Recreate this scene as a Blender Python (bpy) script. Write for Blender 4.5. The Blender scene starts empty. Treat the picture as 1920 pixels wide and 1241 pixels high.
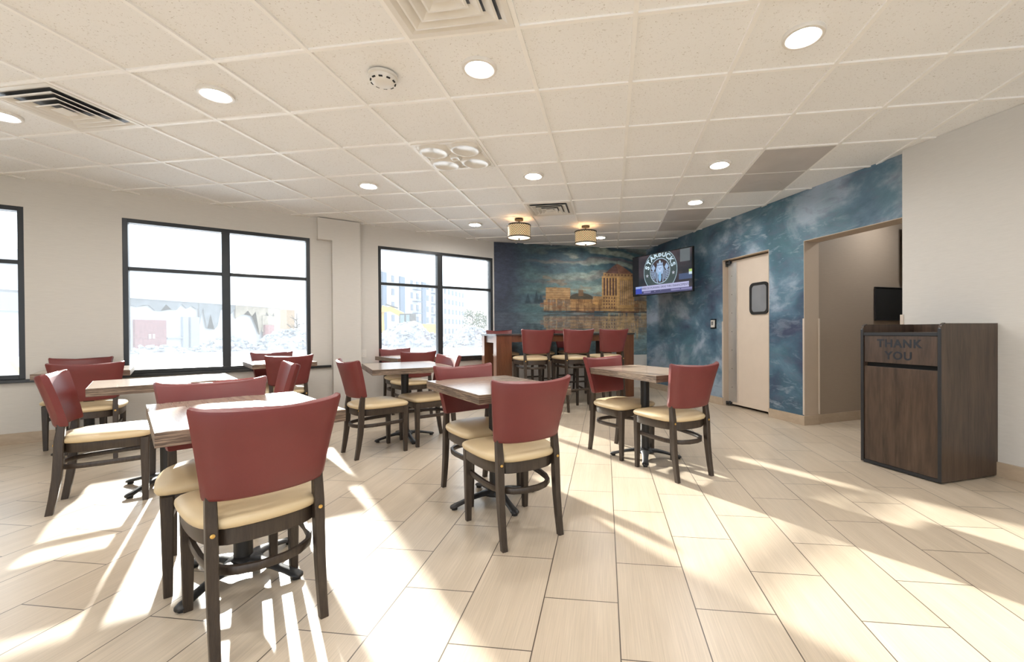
import bpy, bmesh, math, random
import numpy as np
from mathutils import Vector, Matrix

S = bpy.context.scene
C = S.collection
PI = math.pi

# ---------------------------------------------------------------- camera
CAMZ = 1.11
yaw, pitch, roll = -.146, -.0063, -.0066
cy_, sy_ = math.cos(yaw), math.sin(yaw)
cp_, sp_ = math.cos(pitch), math.sin(pitch)
cr_, sr_ = math.cos(roll), math.sin(roll)
FWD = Vector((sy_ * cp_, cy_ * cp_, sp_))
R0 = Vector((cy_, -sy_, 0))
U0 = R0.cross(FWD)
RGT = R0 * cr_ + U0 * sr_
UPV = -R0 * sr_ + U0 * cr_
cam = bpy.data.cameras.new('camera')
cam.sensor_width = 36.0
cam.lens = 805.2 / 1920 * 36
cam.shift_x = -67.5 / 1920
cam.shift_y = 5.9 / 1920
cam.clip_start = .02
cam.clip_end = 600
camo = bpy.data.objects.new('camera', cam)
C.objects.link(camo)
m = Matrix(((RGT.x, UPV.x, -FWD.x, 0), (RGT.y, UPV.y, -FWD.y, 0), (RGT.z, UPV.z, -FWD.z, CAMZ), (0, 0, 0, 1)))
camo.matrix_world = m
S.camera = camo

# ---------------------------------------------------------------- sky, sun, exposure
W = bpy.data.worlds.new('sky')
S.world = W
W.use_nodes = True
bg = W.node_tree.nodes['Background']
bg.inputs['Color'].default_value = (.80, .90, 1, 1)
bg.inputs['Strength'].default_value = 1.7
sun = bpy.data.lights.new('sun', 'SUN')
sun.energy = 10.8
sun.angle = math.radians(.9)
sun.color = (1, .95, .87)
suno = bpy.data.objects.new('sun', sun)
C.objects.link(suno)
az, el = math.radians(133.2), math.radians(17.7)
sd = Vector((math.cos(az) * math.cos(el), math.sin(az) * math.cos(el), math.sin(el)))
suno.rotation_euler = sd.to_track_quat('Z', 'Y').to_euler()
suno.location = (-20, 20, 12)
S.view_settings.view_transform = 'Standard'
S.view_settings.look = 'None'
S.view_settings.exposure = .85
S.view_settings.gamma = 1
S.view_settings.use_curve_mapping = False
S.cycles.max_bounces = 10
S.cycles.diffuse_bounces = 6
S.cycles.transparent_max_bounces = 12
S.cycles.caustics_reflective = False
S.cycles.caustics_refractive = False
S.cycles.sample_clamp_indirect = 6

HC = 2.709

# ---------------------------------------------------------------- materials
def nt(name):
    mt = bpy.data.materials.new(name)
    mt.use_nodes = True
    t = mt.node_tree
    return mt, t, t.nodes['Principled BSDF']

def add(t, typ, **kw):
    n = t.nodes.new(typ)
    for k, v in kw.items():
        if k in n.inputs:
            n.inputs[k].default_value = v
        else:
            setattr(n, k, v)
    return n

def coords(t, scale=(1, 1, 1), rot=(0, 0, 0), loc=(0, 0, 0), src='Object'):
    tc = add(t, 'ShaderNodeTexCoord')
    mp = add(t, 'ShaderNodeMapping')
    mp.inputs['Scale'].default_value = scale
    mp.inputs['Rotation'].default_value = rot
    mp.inputs['Location'].default_value = loc
    if src == 'World':
        g = add(t, 'ShaderNodeNewGeometry')
        t.links.new(g.outputs['Position'], mp.inputs['Vector'])
    else:
        t.links.new(tc.outputs[src], mp.inputs['Vector'])
    return mp.outputs['Vector']

def ramp(t, fac, stops, interp='LINEAR'):
    r = add(t, 'ShaderNodeValToRGB')
    r.color_ramp.interpolation = interp
    e = r.color_ramp.elements
    while len(e) < len(stops):
        e.new(.5)
    for i, (p, c) in enumerate(stops):
        e[i].position = p
        e[i].color = (*c, 1)
    t.links.new(fac, r.inputs['Fac'])
    return r.outputs['Color']

def mix(t, fac, a, b, mode='MIX'):
    n = add(t, 'ShaderNodeMix', data_type='RGBA', blend_type=mode)
    for sock, v in ((0, fac), (6, a), (7, b)):
        if hasattr(v, 'is_output'):
            t.links.new(v, n.inputs[sock])
        elif sock == 0:
            n.inputs[0].default_value = v
        else:
            n.inputs[sock].default_value = (*v, 1)
    return n.outputs[2]

def bump(t, bs, h, strength=.2, dist=.002):
    b = add(t, 'ShaderNodeBump')
    b.inputs['Strength'].default_value = strength
    b.inputs['Distance'].default_value = dist
    t.links.new(h, b.inputs['Height'])
    t.links.new(b.outputs['Normal'], bs.inputs['Normal'])

def plain(name, col, rough=.5, metal=0, var=.06, nscale=8, spec=None, bmp=0, coat=0, src='Object'):
    mt, t, bs = nt(name)
    v = coords(t, src=src)
    n = add(t, 'ShaderNodeTexNoise', Scale=nscale, Detail=4.0)
    t.links.new(v, n.inputs['Vector'])
    c = ramp(t, n.outputs['Fac'], [(.25, tuple(max(0, x * (1 - var)) for x in col)), (.75, tuple(min(1, x * (1 + var)) for x in col))])
    t.links.new(c, bs.inputs['Base Color'])
    bs.inputs['Roughness'].default_value = rough
    bs.inputs['Metallic'].default_value = metal
    if spec is not None:
        bs.inputs['Specular IOR Level'].default_value = spec
    if coat:
        bs.inputs['Coat Weight'].default_value = coat
    if bmp:
        n2 = add(t, 'ShaderNodeTexNoise', Scale=nscale * 30, Detail=2.0)
        t.links.new(v, n2.inputs['Vector'])
        bump(t, bs, n2.outputs['Fac'], bmp, .001)
    return mt

def wood(name, dark, light, axis=2, scale=1.0, rough=.4, stretch=14, src='Object', planks=0):
    mt, t, bs = nt(name)
    sc = [stretch * scale] * 3
    sc[axis] = scale
    v = coords(t, scale=tuple(sc), src=src)
    n = add(t, 'ShaderNodeTexNoise', Scale=2.2, Detail=8.0, Roughness=.62, Distortion=.4)
    t.links.new(v, n.inputs['Vector'])
    n2 = add(t, 'ShaderNodeTexNoise', Scale=9.0, Detail=3.0)
    t.links.new(v, n2.inputs['Vector'])
    c = ramp(t, n.outputs['Fac'], [(.3, dark), (.7, light)])
    c = mix(t, .25, c, ramp(t, n2.outputs['Fac'], [(.35, dark), (.7, light)]))
    t.links.new(c, bs.inputs['Base Color'])
    bs.inputs['Roughness'].default_value = rough
    bump(t, bs, n2.outputs['Fac'], .15, .0006)
    return mt

def emit(name, col, strength):
    mt, t, bs = nt(name)
    bs.inputs['Base Color'].default_value = (*col, 1)
    bs.inputs['Emission Color'].default_value = (*col, 1)
    bs.inputs['Emission Strength'].default_value = strength
    return mt

# floor: 1 x 2 ft planks of linen-look porcelain in running bond
M_floor, t, bs = nt('linen_porcelain_tile')
v = coords(t, rot=(0, 0, -.0149), src='World')
sep = add(t, 'ShaderNodeSeparateXYZ')
t.links.new(v, sep.inputs[0])
ax = add(t, 'ShaderNodeMath', operation='ADD'); ax.inputs[1].default_value = .2562
ay = add(t, 'ShaderNodeMath', operation='SUBTRACT'); ay.inputs[1].default_value = 1.4635
t.links.new(sep.outputs['X'], ax.inputs[0]); t.links.new(sep.outputs['Y'], ay.inputs[0])
cmb = add(t, 'ShaderNodeCombineXYZ')
t.links.new(ay.outputs[0], cmb.inputs['X']); t.links.new(ax.outputs[0], cmb.inputs['Y'])
br = add(t, 'ShaderNodeTexBrick', Scale=1.0)
br.offset = .5; br.offset_frequency = 2
br.inputs['Brick Width'].default_value = .6096
br.inputs['Row Height'].default_value = .3048
br.inputs['Mortar Size'].default_value = .0024
br.inputs['Mortar Smooth'].default_value = .1
br.inputs['Color1'].default_value = (.53, .445, .345, 1)
br.inputs['Color2'].default_value = (.58, .495, .39, 1)
br.inputs['Mortar'].default_value = (.09, .07, .055, 1)
t.links.new(cmb.outputs[0], br.inputs['Vector'])
v2 = add(t, 'ShaderNodeMapping'); v2.inputs['Scale'].default_value = (2.2, 120, 1)
t.links.new(cmb.outputs[0], v2.inputs['Vector'])
nz = add(t, 'ShaderNodeTexNoise', Scale=1.6, Detail=5.0, Roughness=.6)
t.links.new(v2.outputs[0], nz.inputs['Vector'])
v3 = add(t, 'ShaderNodeMapping'); v3.inputs['Scale'].default_value = (.8, 9, 1)
t.links.new(cmb.outputs[0], v3.inputs['Vector'])
nz2 = add(t, 'ShaderNodeTexNoise', Scale=1.4, Detail=3.0)
t.links.new(v3.outputs[0], nz2.inputs['Vector'])
g = ramp(t, nz.outputs['Fac'], [(.3, (.86, .86, .86)), (.7, (1.08, 1.08, 1.08))])
g2 = ramp(t, nz2.outputs['Fac'], [(.3, (.93, .92, .90)), (.7, (1.05, 1.05, 1.05))])
c = mix(t, 1, mix(t, 1, br.outputs['Color'], g, 'MULTIPLY'), g2, 'MULTIPLY')
t.links.new(c, bs.inputs['Base Color'])
rg = add(t, 'ShaderNodeTexNoise', Scale=1.3, Detail=5.0)
t.links.new(cmb.outputs[0], rg.inputs['Vector'])
rr = ramp(t, rg.outputs['Fac'], [(.3, (.28, .28, .28)), (.75, (.36, .36, .36))])
t.links.new(rr, bs.inputs['Roughness'])
bs.inputs['Specular IOR Level'].default_value = .5
bump(t, bs, br.outputs['Fac'], -.4, .001)

# ceiling tile: white with fine fissures
M_ceil, t, bs = nt('fissured_ceiling_tile')
v = coords(t, src='World')
n = add(t, 'ShaderNodeTexNoise', Scale=95.0, Detail=3.0, Roughness=.7)
t.links.new(v, n.inputs['Vector'])
n2 = add(t, 'ShaderNodeTexNoise', Scale=1.2, Detail=2.0)
t.links.new(v, n2.inputs['Vector'])
c = ramp(t, n.outputs['Fac'], [(.30, (.50, .47, .43)), (.39, (.90, .91, .915))])
c = mix(t, 1, c, ramp(t, n2.outputs['Fac'], [(.3, (.97, .97, .97)), (.7, (1, 1, 1))]), 'MULTIPLY')
t.links.new(c, bs.inputs['Base Color'])
bs.inputs['Roughness'].default_value = .9
bump(t, bs, n.outputs['Fac'], .3, .003)

def wallmat(name, col):
    mt, t, bs = nt(name)
    v = coords(t, src='World')
    n = add(t, 'ShaderNodeTexNoise', Scale=60.0, Detail=4.0)
    t.links.new(v, n.inputs['Vector'])
    vs = coords(t, scale=(3, 3, 90), src='World')
    n3 = add(t, 'ShaderNodeTexNoise', Scale=4.0, Detail=2.0)
    t.links.new(vs, n3.inputs['Vector'])
    c = ramp(t, n3.outputs['Fac'], [(.3, tuple(x * .96 for x in col)), (.7, tuple(min(1, x * 1.03) for x in col))])
    t.links.new(c, bs.inputs['Base Color'])
    bs.inputs['Roughness'].default_value = .62
    bump(t, bs, n.outputs['Fac'], .12, .001)
    return mt
M_wall = wallmat('greige_vinyl_wallcovering', (.66, .64, .60))
M_wall_r = wallmat('pale_grey_wallcovering', (.64, .625, .595))
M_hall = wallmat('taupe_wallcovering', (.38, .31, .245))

# blue sponge-painted wall
M_blue, t, bs = nt('brushed_blue_paint')
v = coords(t, scale=(1.0, 1.0, 1.25), rot=(.35, 0, 0), src='World')
n = add(t, 'ShaderNodeTexNoise', Scale=1.15, Detail=7.0, Roughness=.58, Distortion=.35)
t.links.new(v, n.inputs['Vector'])
vb = coords(t, scale=(1, 1, 1), rot=(.5, .3, 0), loc=(4, 2, 1), src='World')
nb = add(t, 'ShaderNodeTexNoise', Scale=1.0, Detail=5.0, Roughness=.6, Distortion=.4)
t.links.new(vb, nb.inputs['Vector'])
vc = coords(t, scale=(2.0, 2.0, 5.5), rot=(-.75, 0, 0), src='World')
nc = add(t, 'ShaderNodeTexNoise', Scale=1.8, Detail=6.0, Roughness=.65, Distortion=.5)
t.links.new(vc, nc.inputs['Vector'])
base = ramp(t, n.outputs['Fac'], [(.34, (.045, .062, .115)), (.45, (.060, .125, .190)), (.53, (.115, .205, .285)), (.61, (.34, .42, .53))])
teal = ramp(t, nb.outputs['Fac'], [(.48, (0, 0, 0)), (.70, (.5, .5, .5))])
c = mix(t, teal, base, (.065, .19, .205))
pur = ramp(t, nc.outputs['Fac'], [(.52, (0, 0, 0)), (.68, (.45, .45, .45))])
c = mix(t, pur, c, (.13, .14, .21))
t.links.new(c, bs.inputs['Base Color'])
bs.inputs['Roughness'].default_value = .45
pale = ramp(t, nc.outputs['Fac'], [(.32, (.75, .75, .75)), (.46, (0, 0, 0))])
n5 = add(t, 'ShaderNodeTexNoise', Scale=.7, Detail=2.0)
t.links.new(vb, n5.inputs['Vector'])
pf = mix(t, 1, pale, ramp(t, n5.outputs['Fac'], [(.42, (0, 0, 0)), (.58, (1, 1, 1))]), 'MULTIPLY')
c = mix(t, pf, c, (.36, .42, .50))
t.links.new(c, bs.inputs['Base Color'])
bump(t, bs, nc.outputs['Fac'], .15, .002)

def vcol(name, rough=.5, estr=0):
    mt, t, bs = nt(name)
    a = add(t, 'ShaderNodeVertexColor'); a.layer_name = 'paint'
    v = coords(t, scale=(14, 14, 30), src='World')
    n = add(t, 'ShaderNodeTexNoise', Scale=2.0, Detail=5.0, Distortion=1.0)
    t.links.new(v, n.inputs['Vector'])
    c = mix(t, 1, a.outputs['Color'], ramp(t, n.outputs['Fac'], [(.3, (.82, .82, .82)), (.7, (1.12, 1.12, 1.12))]), 'MULTIPLY')
    t.links.new(c, bs.inputs['Base Color'])
    bs.inputs['Roughness'].default_value = rough
    return mt
M_mural = vcol('mural_paint')

M_red = plain('oxblood_vinyl', (.160, .030, .029), rough=.42, var=.10, nscale=5, bmp=.12)
M_seat = plain('cream_vinyl', (.62, .49, .30), rough=.40, var=.05, nscale=4, bmp=.08)
M_frame = wood('espresso_beech', (.022, .015, .011), (.060, .042, .030), axis=2, scale=3, rough=.38)
M_brass = plain('brass_bolt', (.75, .48, .15), rough=.28, metal=1)
M_black = plain('black_powder_coat', (.018, .018, .019), rough=.42, bmp=.1, nscale=20)
M_rub = plain('black_rubber', (.012, .012, .012), rough=.7)
M_top = wood('grey_brown_laminate', (.26, .20, .155), (.41, .335, .27), axis=1, scale=1.3, rough=.20, stretch=16)
# layered edge band of the tables
M_edge, t, bs = nt('striped_edge_band')
v = coords(t, scale=(2.0, 2.0, 85), src='World')
n = add(t, 'ShaderNodeTexNoise', Scale=1.6, Detail=4.0, Roughness=.6, Distortion=.3)
t.links.new(v, n.inputs['Vector'])
c = ramp(t, n.outputs['Fac'], [(.36, (.035, .020, .014)), (.44, (.17, .115, .08)), (.50, (.06, .04, .028)), (.56, (.34, .25, .18)), (.63, (.11, .075, .05)), (.70, (.42, .33, .24))])
t.links.new(c, bs.inputs['Base Color'])
bs.inputs['Roughness'].default_value = .45
M_bar = wood('cherry_bar_wood', (.075, .026, .011), (.185, .070, .030), axis=2, scale=1.2, rough=.3, stretch=10)
M_bartop = plain('black_bar_top', (.035, .032, .03), rough=.22, var=.15, nscale=40)
M_binw = wood('dark_walnut_laminate', (.030, .019, .014), (.108, .070, .048), axis=2, scale=.9, rough=.34, stretch=9)
M_binedge = plain('charcoal_edge_band', (.022, .023, .026), rough=.35)
M_letter = plain('grey_blue_lettering', (.014, .017, .023), rough=.3)
M_frameb = plain('dark_bronze_frame', (.030, .033, .036), rough=.35, metal=.3)
M_sill = plain('black_stone_sill', (.020, .022, .024), rough=.25, var=.2, nscale=30)
M_base = wood('beige_tile_base', (.42, .33, .24), (.54, .44, .33), axis=2, scale=5, rough=.4, stretch=.4, src='World')
M_white = plain('white_enamel', (.78, .76, .72), rough=.4, var=.02)
M_grid = plain('painted_steel_grid', (.93, .925, .91), rough=.45, var=.02)
M_plast = plain('white_plastic', (.72, .70, .65), rough=.35, var=.02)
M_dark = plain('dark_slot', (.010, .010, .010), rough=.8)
M_lens = plain('grey_prismatic_lens', (.56, .52, .49), rough=.35, var=.08, nscale=3)
M_lamp = emit('downlight_lens', (1, .98, .95), 160)
M_shade_in = emit('warm_shade_glow', (1, .74, .42), .5)
M_shade_bot = emit('frosted_diffuser_glow', (1, .86, .62), 1.1)
M_bronze = plain('oil_rubbed_bronze', (.030, .022, .017), rough=.4, metal=.5)
M_door = plain('cream_door_skin', (.70, .60, .50), rough=.35, var=.02)
M_alu = plain('brushed_aluminium', (.62, .60, .57), rough=.35, metal=.7, var=.04)
M_jamb = plain('beige_corner_guard', (.60, .52, .44), rough=.4, var=.02)
M_vis = plain('grey_reflection_glass', (.24, .25, .27), rough=.12, var=.2, nscale=2)  # grey reflection on the door pane put into the base colour
M_tvb = plain('glossy_black_bezel', (.010, .010, .011), rough=.15)

# glass: clear pane with a thin translucent haze mixed in for veiling glare
M_glass, t, bs = nt('window_glass')
t.nodes.remove(bs)
out = t.nodes['Material Output']
tr = add(t, 'ShaderNodeBsdfTransparent'); tr.inputs[0].default_value = (.97, .985, .985, 1)
gl = add(t, 'ShaderNodeBsdfGlossy'); gl.inputs['Roughness'].default_value = .02
fr = add(t, 'ShaderNodeFresnel'); fr.inputs['IOR'].default_value = 1.45
ms = add(t, 'ShaderNodeMixShader')
tl = add(t, 'ShaderNodeBsdfTranslucent'); tl.inputs[0].default_value = (.9, .95, 1, 1)
ms2 = add(t, 'ShaderNodeMixShader'); ms2.inputs[0].default_value = .032
t.links.new(fr.outputs[0], ms.inputs[0]); t.links.new(tr.outputs[0], ms.inputs[1]); t.links.new(gl.outputs[0], ms.inputs[2])
t.links.new(ms.outputs[0], ms2.inputs[1]); t.links.new(tl.outputs[0], ms2.inputs[2])
t.links.new(ms2.outputs[0], out.inputs['Surface'])

# ---------------------------------------------------------------- mesh helpers
def finish(name, bm, mat, parent=None, smooth=None, loc=None):
    bmesh.ops.recalc_face_normals(bm, faces=bm.faces[:])
    me = bpy.data.meshes.new(name)
    bm.to_mesh(me)
    bm.free()
    mats = mat if isinstance(mat, (list, tuple)) else [mat]
    for x in mats:
        me.materials.append(x)
    if smooth is not None:
        for p in me.polygons:
            p.use_smooth = True
        me.set_sharp_from_angle(angle=math.radians(smooth))
    o = bpy.data.objects.new(name, me)
    C.objects.link(o)
    if parent:
        o.parent = parent
    return o

def tag(o, label, cat, group=None, kind=None):
    o['label'] = label
    o['category'] = cat
    if group: o['group'] = group
    if kind: o['kind'] = kind
    return o

def struct(o):
    o['kind'] = 'structure'
    return o

def empty(name, loc=(0, 0, 0), rz=0):
    o = bpy.data.objects.new(name, None)
    o.empty_display_size = .1
    C.objects.link(o)
    o.location = loc
    o.rotation_euler = (0, 0, rz)
    return o

def bx(bm, cx, cy, cz, sx, sy, sz, rz=0, bev=0, mat=0, M=None):
    T = Matrix.Translation((cx, cy, cz)) @ Matrix.Rotation(rz, 4, 'Z') @ Matrix.Diagonal((sx, sy, sz, 1))
    if M is not None: T = M @ T
    r = bmesh.ops.create_cube(bm, size=1, matrix=T)
    vs = r['verts']
    fs = list({f for v in vs for f in v.link_faces})
    for f in fs: f.material_index = mat
    if bev:
        es = list({e for v in vs for e in v.link_edges})
        rb = bmesh.ops.bevel(bm, geom=es, offset=bev, segments=2, affect='EDGES', profile=.6)
        for f in rb['faces']: f.material_index = mat
    return vs

def loft(bm, rings, cap=(True, True), closed=True, mat=0):
    vr = [[bm.verts.new(p) for p in r] for r in rings]
    n = len(vr[0])
    for a, b in zip(vr[:-1], vr[1:]):
        for i in range(n if closed else n - 1):
            f = bm.faces.new((a[i], a[(i + 1) % n], b[(i + 1) % n], b[i]))
            f.material_index = mat
    if cap[0]: bm.faces.new(vr[0][::-1]).material_index = mat
    if cap[1]: bm.faces.new(vr[-1]).material_index = mat
    return vr

def circ(cx, cy, z, r, n=24):
    return [Vector((cx + r * math.cos(2 * PI * i / n), cy + r * math.sin(2 * PI * i / n), z)) for i in range(n)]

def lathe(bm, prof, n=28, cx=0, cy=0, cap=(True, True), mat=0):
    loft(bm, [circ(cx, cy, z, max(r, .0004), n) for r, z in prof], cap, mat=mat)

def tube(bm, pts, r, n=10, sq=None, cap=True):
    """sweep a round (or w x h box) section along pts"""
    rings = []
    up = Vector((0, 0, 1))
    for i, p in enumerate(pts):
        p = Vector(p)
        a = Vector(pts[max(0, i - 1)]); b = Vector(pts[min(len(pts) - 1, i + 1)])
        d = (b - a).normalized()
        u = up if abs(d.dot(up)) < .95 else Vector((0, 1, 0))
        s = d.cross(u).normalized(); w = s.cross(d).normalized()
        if sq:
            hw, hh = sq[0] / 2, sq[1] / 2
            k = .25
            prof = [(-1, -1 + k), (-1 + k, -1), (1 - k, -1), (1, -1 + k), (1, 1 - k), (1 - k, 1), (-1 + k, 1), (-1, 1 - k)]
            rings.append([p + s * x * hw + w * y * hh for x, y in prof])
        else:
            rr_ = r[i] if isinstance(r, (list, tuple)) else r
            rings.append([p + s * rr_ * math.cos(2 * PI * k / n) + w * rr_ * math.sin(2 * PI * k / n) for k in range(n)])
    loft(bm, rings, (cap, cap))

def copy_tree(o, parent=None):
    c = o.copy()
    C.objects.link(c)
    if parent: c.parent = parent
    for ch in list(o.children):
        copy_tree(ch, c)
    return c

def text_bm(bm, s, size, M, extrude=.001, spacing=1.0, align='CENTER', bold=0.0):
    """lettering as mesh, laid in the XY plane of M"""
    cu = bpy.data.curves.new('txt', 'FONT')
    cu.body = s; cu.size = size; cu.extrude = extrude
    cu.align_x = align; cu.align_y = 'CENTER'; cu.space_character = spacing
    cu.resolution_u = 4
    cu.offset = bold
    o = bpy.data.objects.new('txt', cu)
    C.objects.link(o)
    dg = bpy.context.evaluated_depsgraph_get()
    me = bpy.data.meshes.new_from_object(o.evaluated_get(dg))
    me.transform(M)
    bm.from_mesh(me)
    bpy.data.objects.remove(o)
    bpy.data.curves.remove(cu)
    bpy.data.meshes.remove(me)

# ---------------------------------------------------------------- plan of the room
E = Vector((math.sqrt(.5), math.sqrt(.5), 0))        # along the window wall
N = Vector((-math.sqrt(.5), math.sqrt(.5), 0))       # out through the window wall
DW = 9.55 * math.sqrt(.5)
def WP(s, d=0, z=0):                                  # s along, d beyond the inner face
    return E * s + N * (DW + d) + Vector((0, 0, z))
RW = math.radians(45)
P0 = Vector((.70, 8.72, 0)); DB = Vector((.412, -.911, 0)).normalized(); NB = Vector((DB.y, -DB.x, 0))  # blue wall, NB into room
RB = math.atan2(DB.y, DB.x)
A0 = Vector((-2.07, 7.48, 0)); DM = (P0 - A0).normalized(); NM = Vector((DM.y, -DM.x, 0))
RM = math.atan2(DM.y, DM.x); LM = (P0 - A0).length
W0 = Vector((2.595, 4.29, 0))

# floor and ceiling
bm = bmesh.new()
fl = [(-11.5, -1.2), (-5.2, -5.5), (7.6, -5.5), (7.6, 9.6), (.2, 11.2), (-2.6, 7.9), (-11.0, -.6)]
pts = [(-9.4, .0), (-5.2, -4.4), (7.4, -4.4), (7.4, 8.0), (.9, 9.2), (-2.2, 7.62)]
def slab(bm, pts, z0, z1):
    loft(bm, [[Vector((x, y, z0)) for x, y in pts], [Vector((x, y, z1)) for x, y in pts]])
slab(bm, pts, -.12, 0)
struct(finish('floor', bm, M_floor))
bm = bmesh.new()
slab(bm, pts, HC + .012, HC + .12)
ceil = struct(finish('ceiling', bm, M_ceil))
gx0, gy0, G = .1321, 2.2282, .6096
def gc(i, j): return (gx0 + i * G, gy0 + j * G)
bm = bmesh.new()
for i in range(-16, 12):
    bx(bm, gx0 + i * G, 2, HC + .008, .025, 13.5, .016)
for j in range(-11, 12):
    bx(bm, -1, gy0 + j * G, HC + .0084, 17, .0242, .015)
# keep the T-bars inside the ceiling outline
for a, b in zip(pts, pts[1:] + pts[:1]):
    d = Vector((b[0] - a[0], b[1] - a[1], 0)).normalized()
    nrm = Vector((d.y, -d.x, 0))
    bmesh.ops.bisect_plane(bm, geom=bm.verts[:] + bm.edges[:] + bm.faces[:], plane_co=(a[0], a[1], 0), plane_no=nrm, clear_outer=True)
finish('ceiling_grid', bm, M_grid, ceil)

# window wall: inner skin with openings
WZ0, WZ1 = .655, 2.425
WINS = [(-5.65, -3.78), (-3.55, -1.68), (-.955, .915), (1.825, 3.80)]
def wall_run(name, A, D, length, ops, thick, nout, mat, zt=HC + .02):
    """ops: (t0, t1, z0, z1) holes; thickness goes towards nout"""
    bm = bmesh.new()
    rz = math.atan2(D.y, D.x)
    def piece(t0, t1, z0, z1):
        if t1 - t0 < 1e-4 or z1 - z0 < 1e-4: return
        c = A + D * ((t0 + t1) / 2) + nout * (thick / 2)
        bx(bm, c.x, c.y, (z0 + z1) / 2, t1 - t0, thick, z1 - z0, rz)
    t_ = 0
    for (t0, t1, z0, z1) in sorted(ops):
        piece(t_, t0, 0, zt)
        piece(t0, t1, 0, z0)
        piece(t0, t1, z1, zt)
        t_ = t1
    piece(t_, length, 0, zt)
    return struct(finish(name, bm, mat))
sA = -6.6
wall_run('wall_left', WP(sA), E, 3.86 - sA, [(a - sA, b - sA, WZ0, WZ1) for a, b in WINS], .24, N, M_wall)
# pier and bulkhead between the two windows
bm = bmesh.new()
c = WP(1.365, -.05); bx(bm, c.x, c.y, (HC) / 2, .37, .10, HC, RW)
c = WP(1.09, -.05); bx(bm, c.x, c.y, (2.41 + HC) / 2, .18, .10, HC - 2.41, RW)
struct(finish('wall_pier', bm, M_wall))
for k, (a, b) in enumerate(WINS):
    o = empty('window_%d' % (k + 1), WP((a + b) / 2, .06), RW); struct(o)
    w = b - a; hz = (WZ0 + WZ1) / 2
    bm = bmesh.new()
    fw, dp = .045, .11
    for sx in (-1, 1):
        bx(bm, sx * (w / 2 - fw / 2), 0, hz, fw, dp, WZ1 - WZ0, bev=.003)
    bx(bm, 0, 0, WZ1 - fw / 2, w - 2 * fw, dp, fw, bev=.003)
    bx(bm, 0, 0, WZ0 + fw / 2, w - 2 * fw, dp, fw, bev=.003)
    finish('window_frame', bm, M_frameb, o)
    bm = bmesh.new()
    bx(bm, 0, 0, hz, .085, dp, WZ1 - WZ0 - 2 * fw, bev=.003)
    finish('mullion', bm, M_frameb, o)
    for sx in (-1, 1):
        lx = w / 2 - fw - .0425
        cx = sx * (.0425 + lx / 2)
        bm = bmesh.new()
        bx(bm, cx, 0, 1.857, lx, .085, .042, bev=.003)
        finish('transom_bar', bm, M_frameb, o)
        for z0, z1 in ((WZ0 + fw, 1.836), (1.878, WZ1 - fw)):
            bm = bmesh.new()
            bx(bm, cx, .02, (z0 + z1) / 2, lx, .006, z1 - z0)
            finish('pane', bm, M_glass, o)
for k, (a, b) in enumerate(((-3.75, -1.60), (-1.05, 1.165), (1.60, 3.86), (-5.9, -3.79))):
    bm = bmesh.new()
    c = WP((a + b) / 2, .03); bx(bm, c.x, c.y, .638, b - a, .14, .034, RW, bev=.004)
    struct(finish('window_sill' if k == 0 else 'window_sill', bm, M_sill))

# mural wall
def grid_noise(shape, cells, rs):
    gh, gw = cells
    g = rs.rand(gh + 2, gw + 2)
    h, w = shape
    yy = np.linspace(0, gh, h, endpoint=False); xx = np.linspace(0, gw, w, endpoint=False)
    yi = yy.astype(int); xi = xx.astype(int)
    fy = (yy - yi)[:, None]; fx = (xx - xi)[None, :]
    fy = fy * fy * (3 - 2 * fy); fx = fx * fx * (3 - 2 * fx)
    a = g[yi][:, xi]; b = g[yi][:, xi + 1]; c_ = g[yi + 1][:, xi]; d = g[yi + 1][:, xi + 1]
    return a * (1 - fx) * (1 - fy) + b * fx * (1 - fy) + c_ * (1 - fx) * fy + d * fx * fy
def fbm(shape, cells, rs, octv=5, gain=.55):
    t_ = 0; amp = 1; tot = 0
    for k in range(octv):
        t_ = t_ + amp * grid_noise(shape, (cells[0] * 2 ** k, cells[1] * 2 ** k), rs)
        tot += amp; amp *= gain
    return t_ / tot
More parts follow.
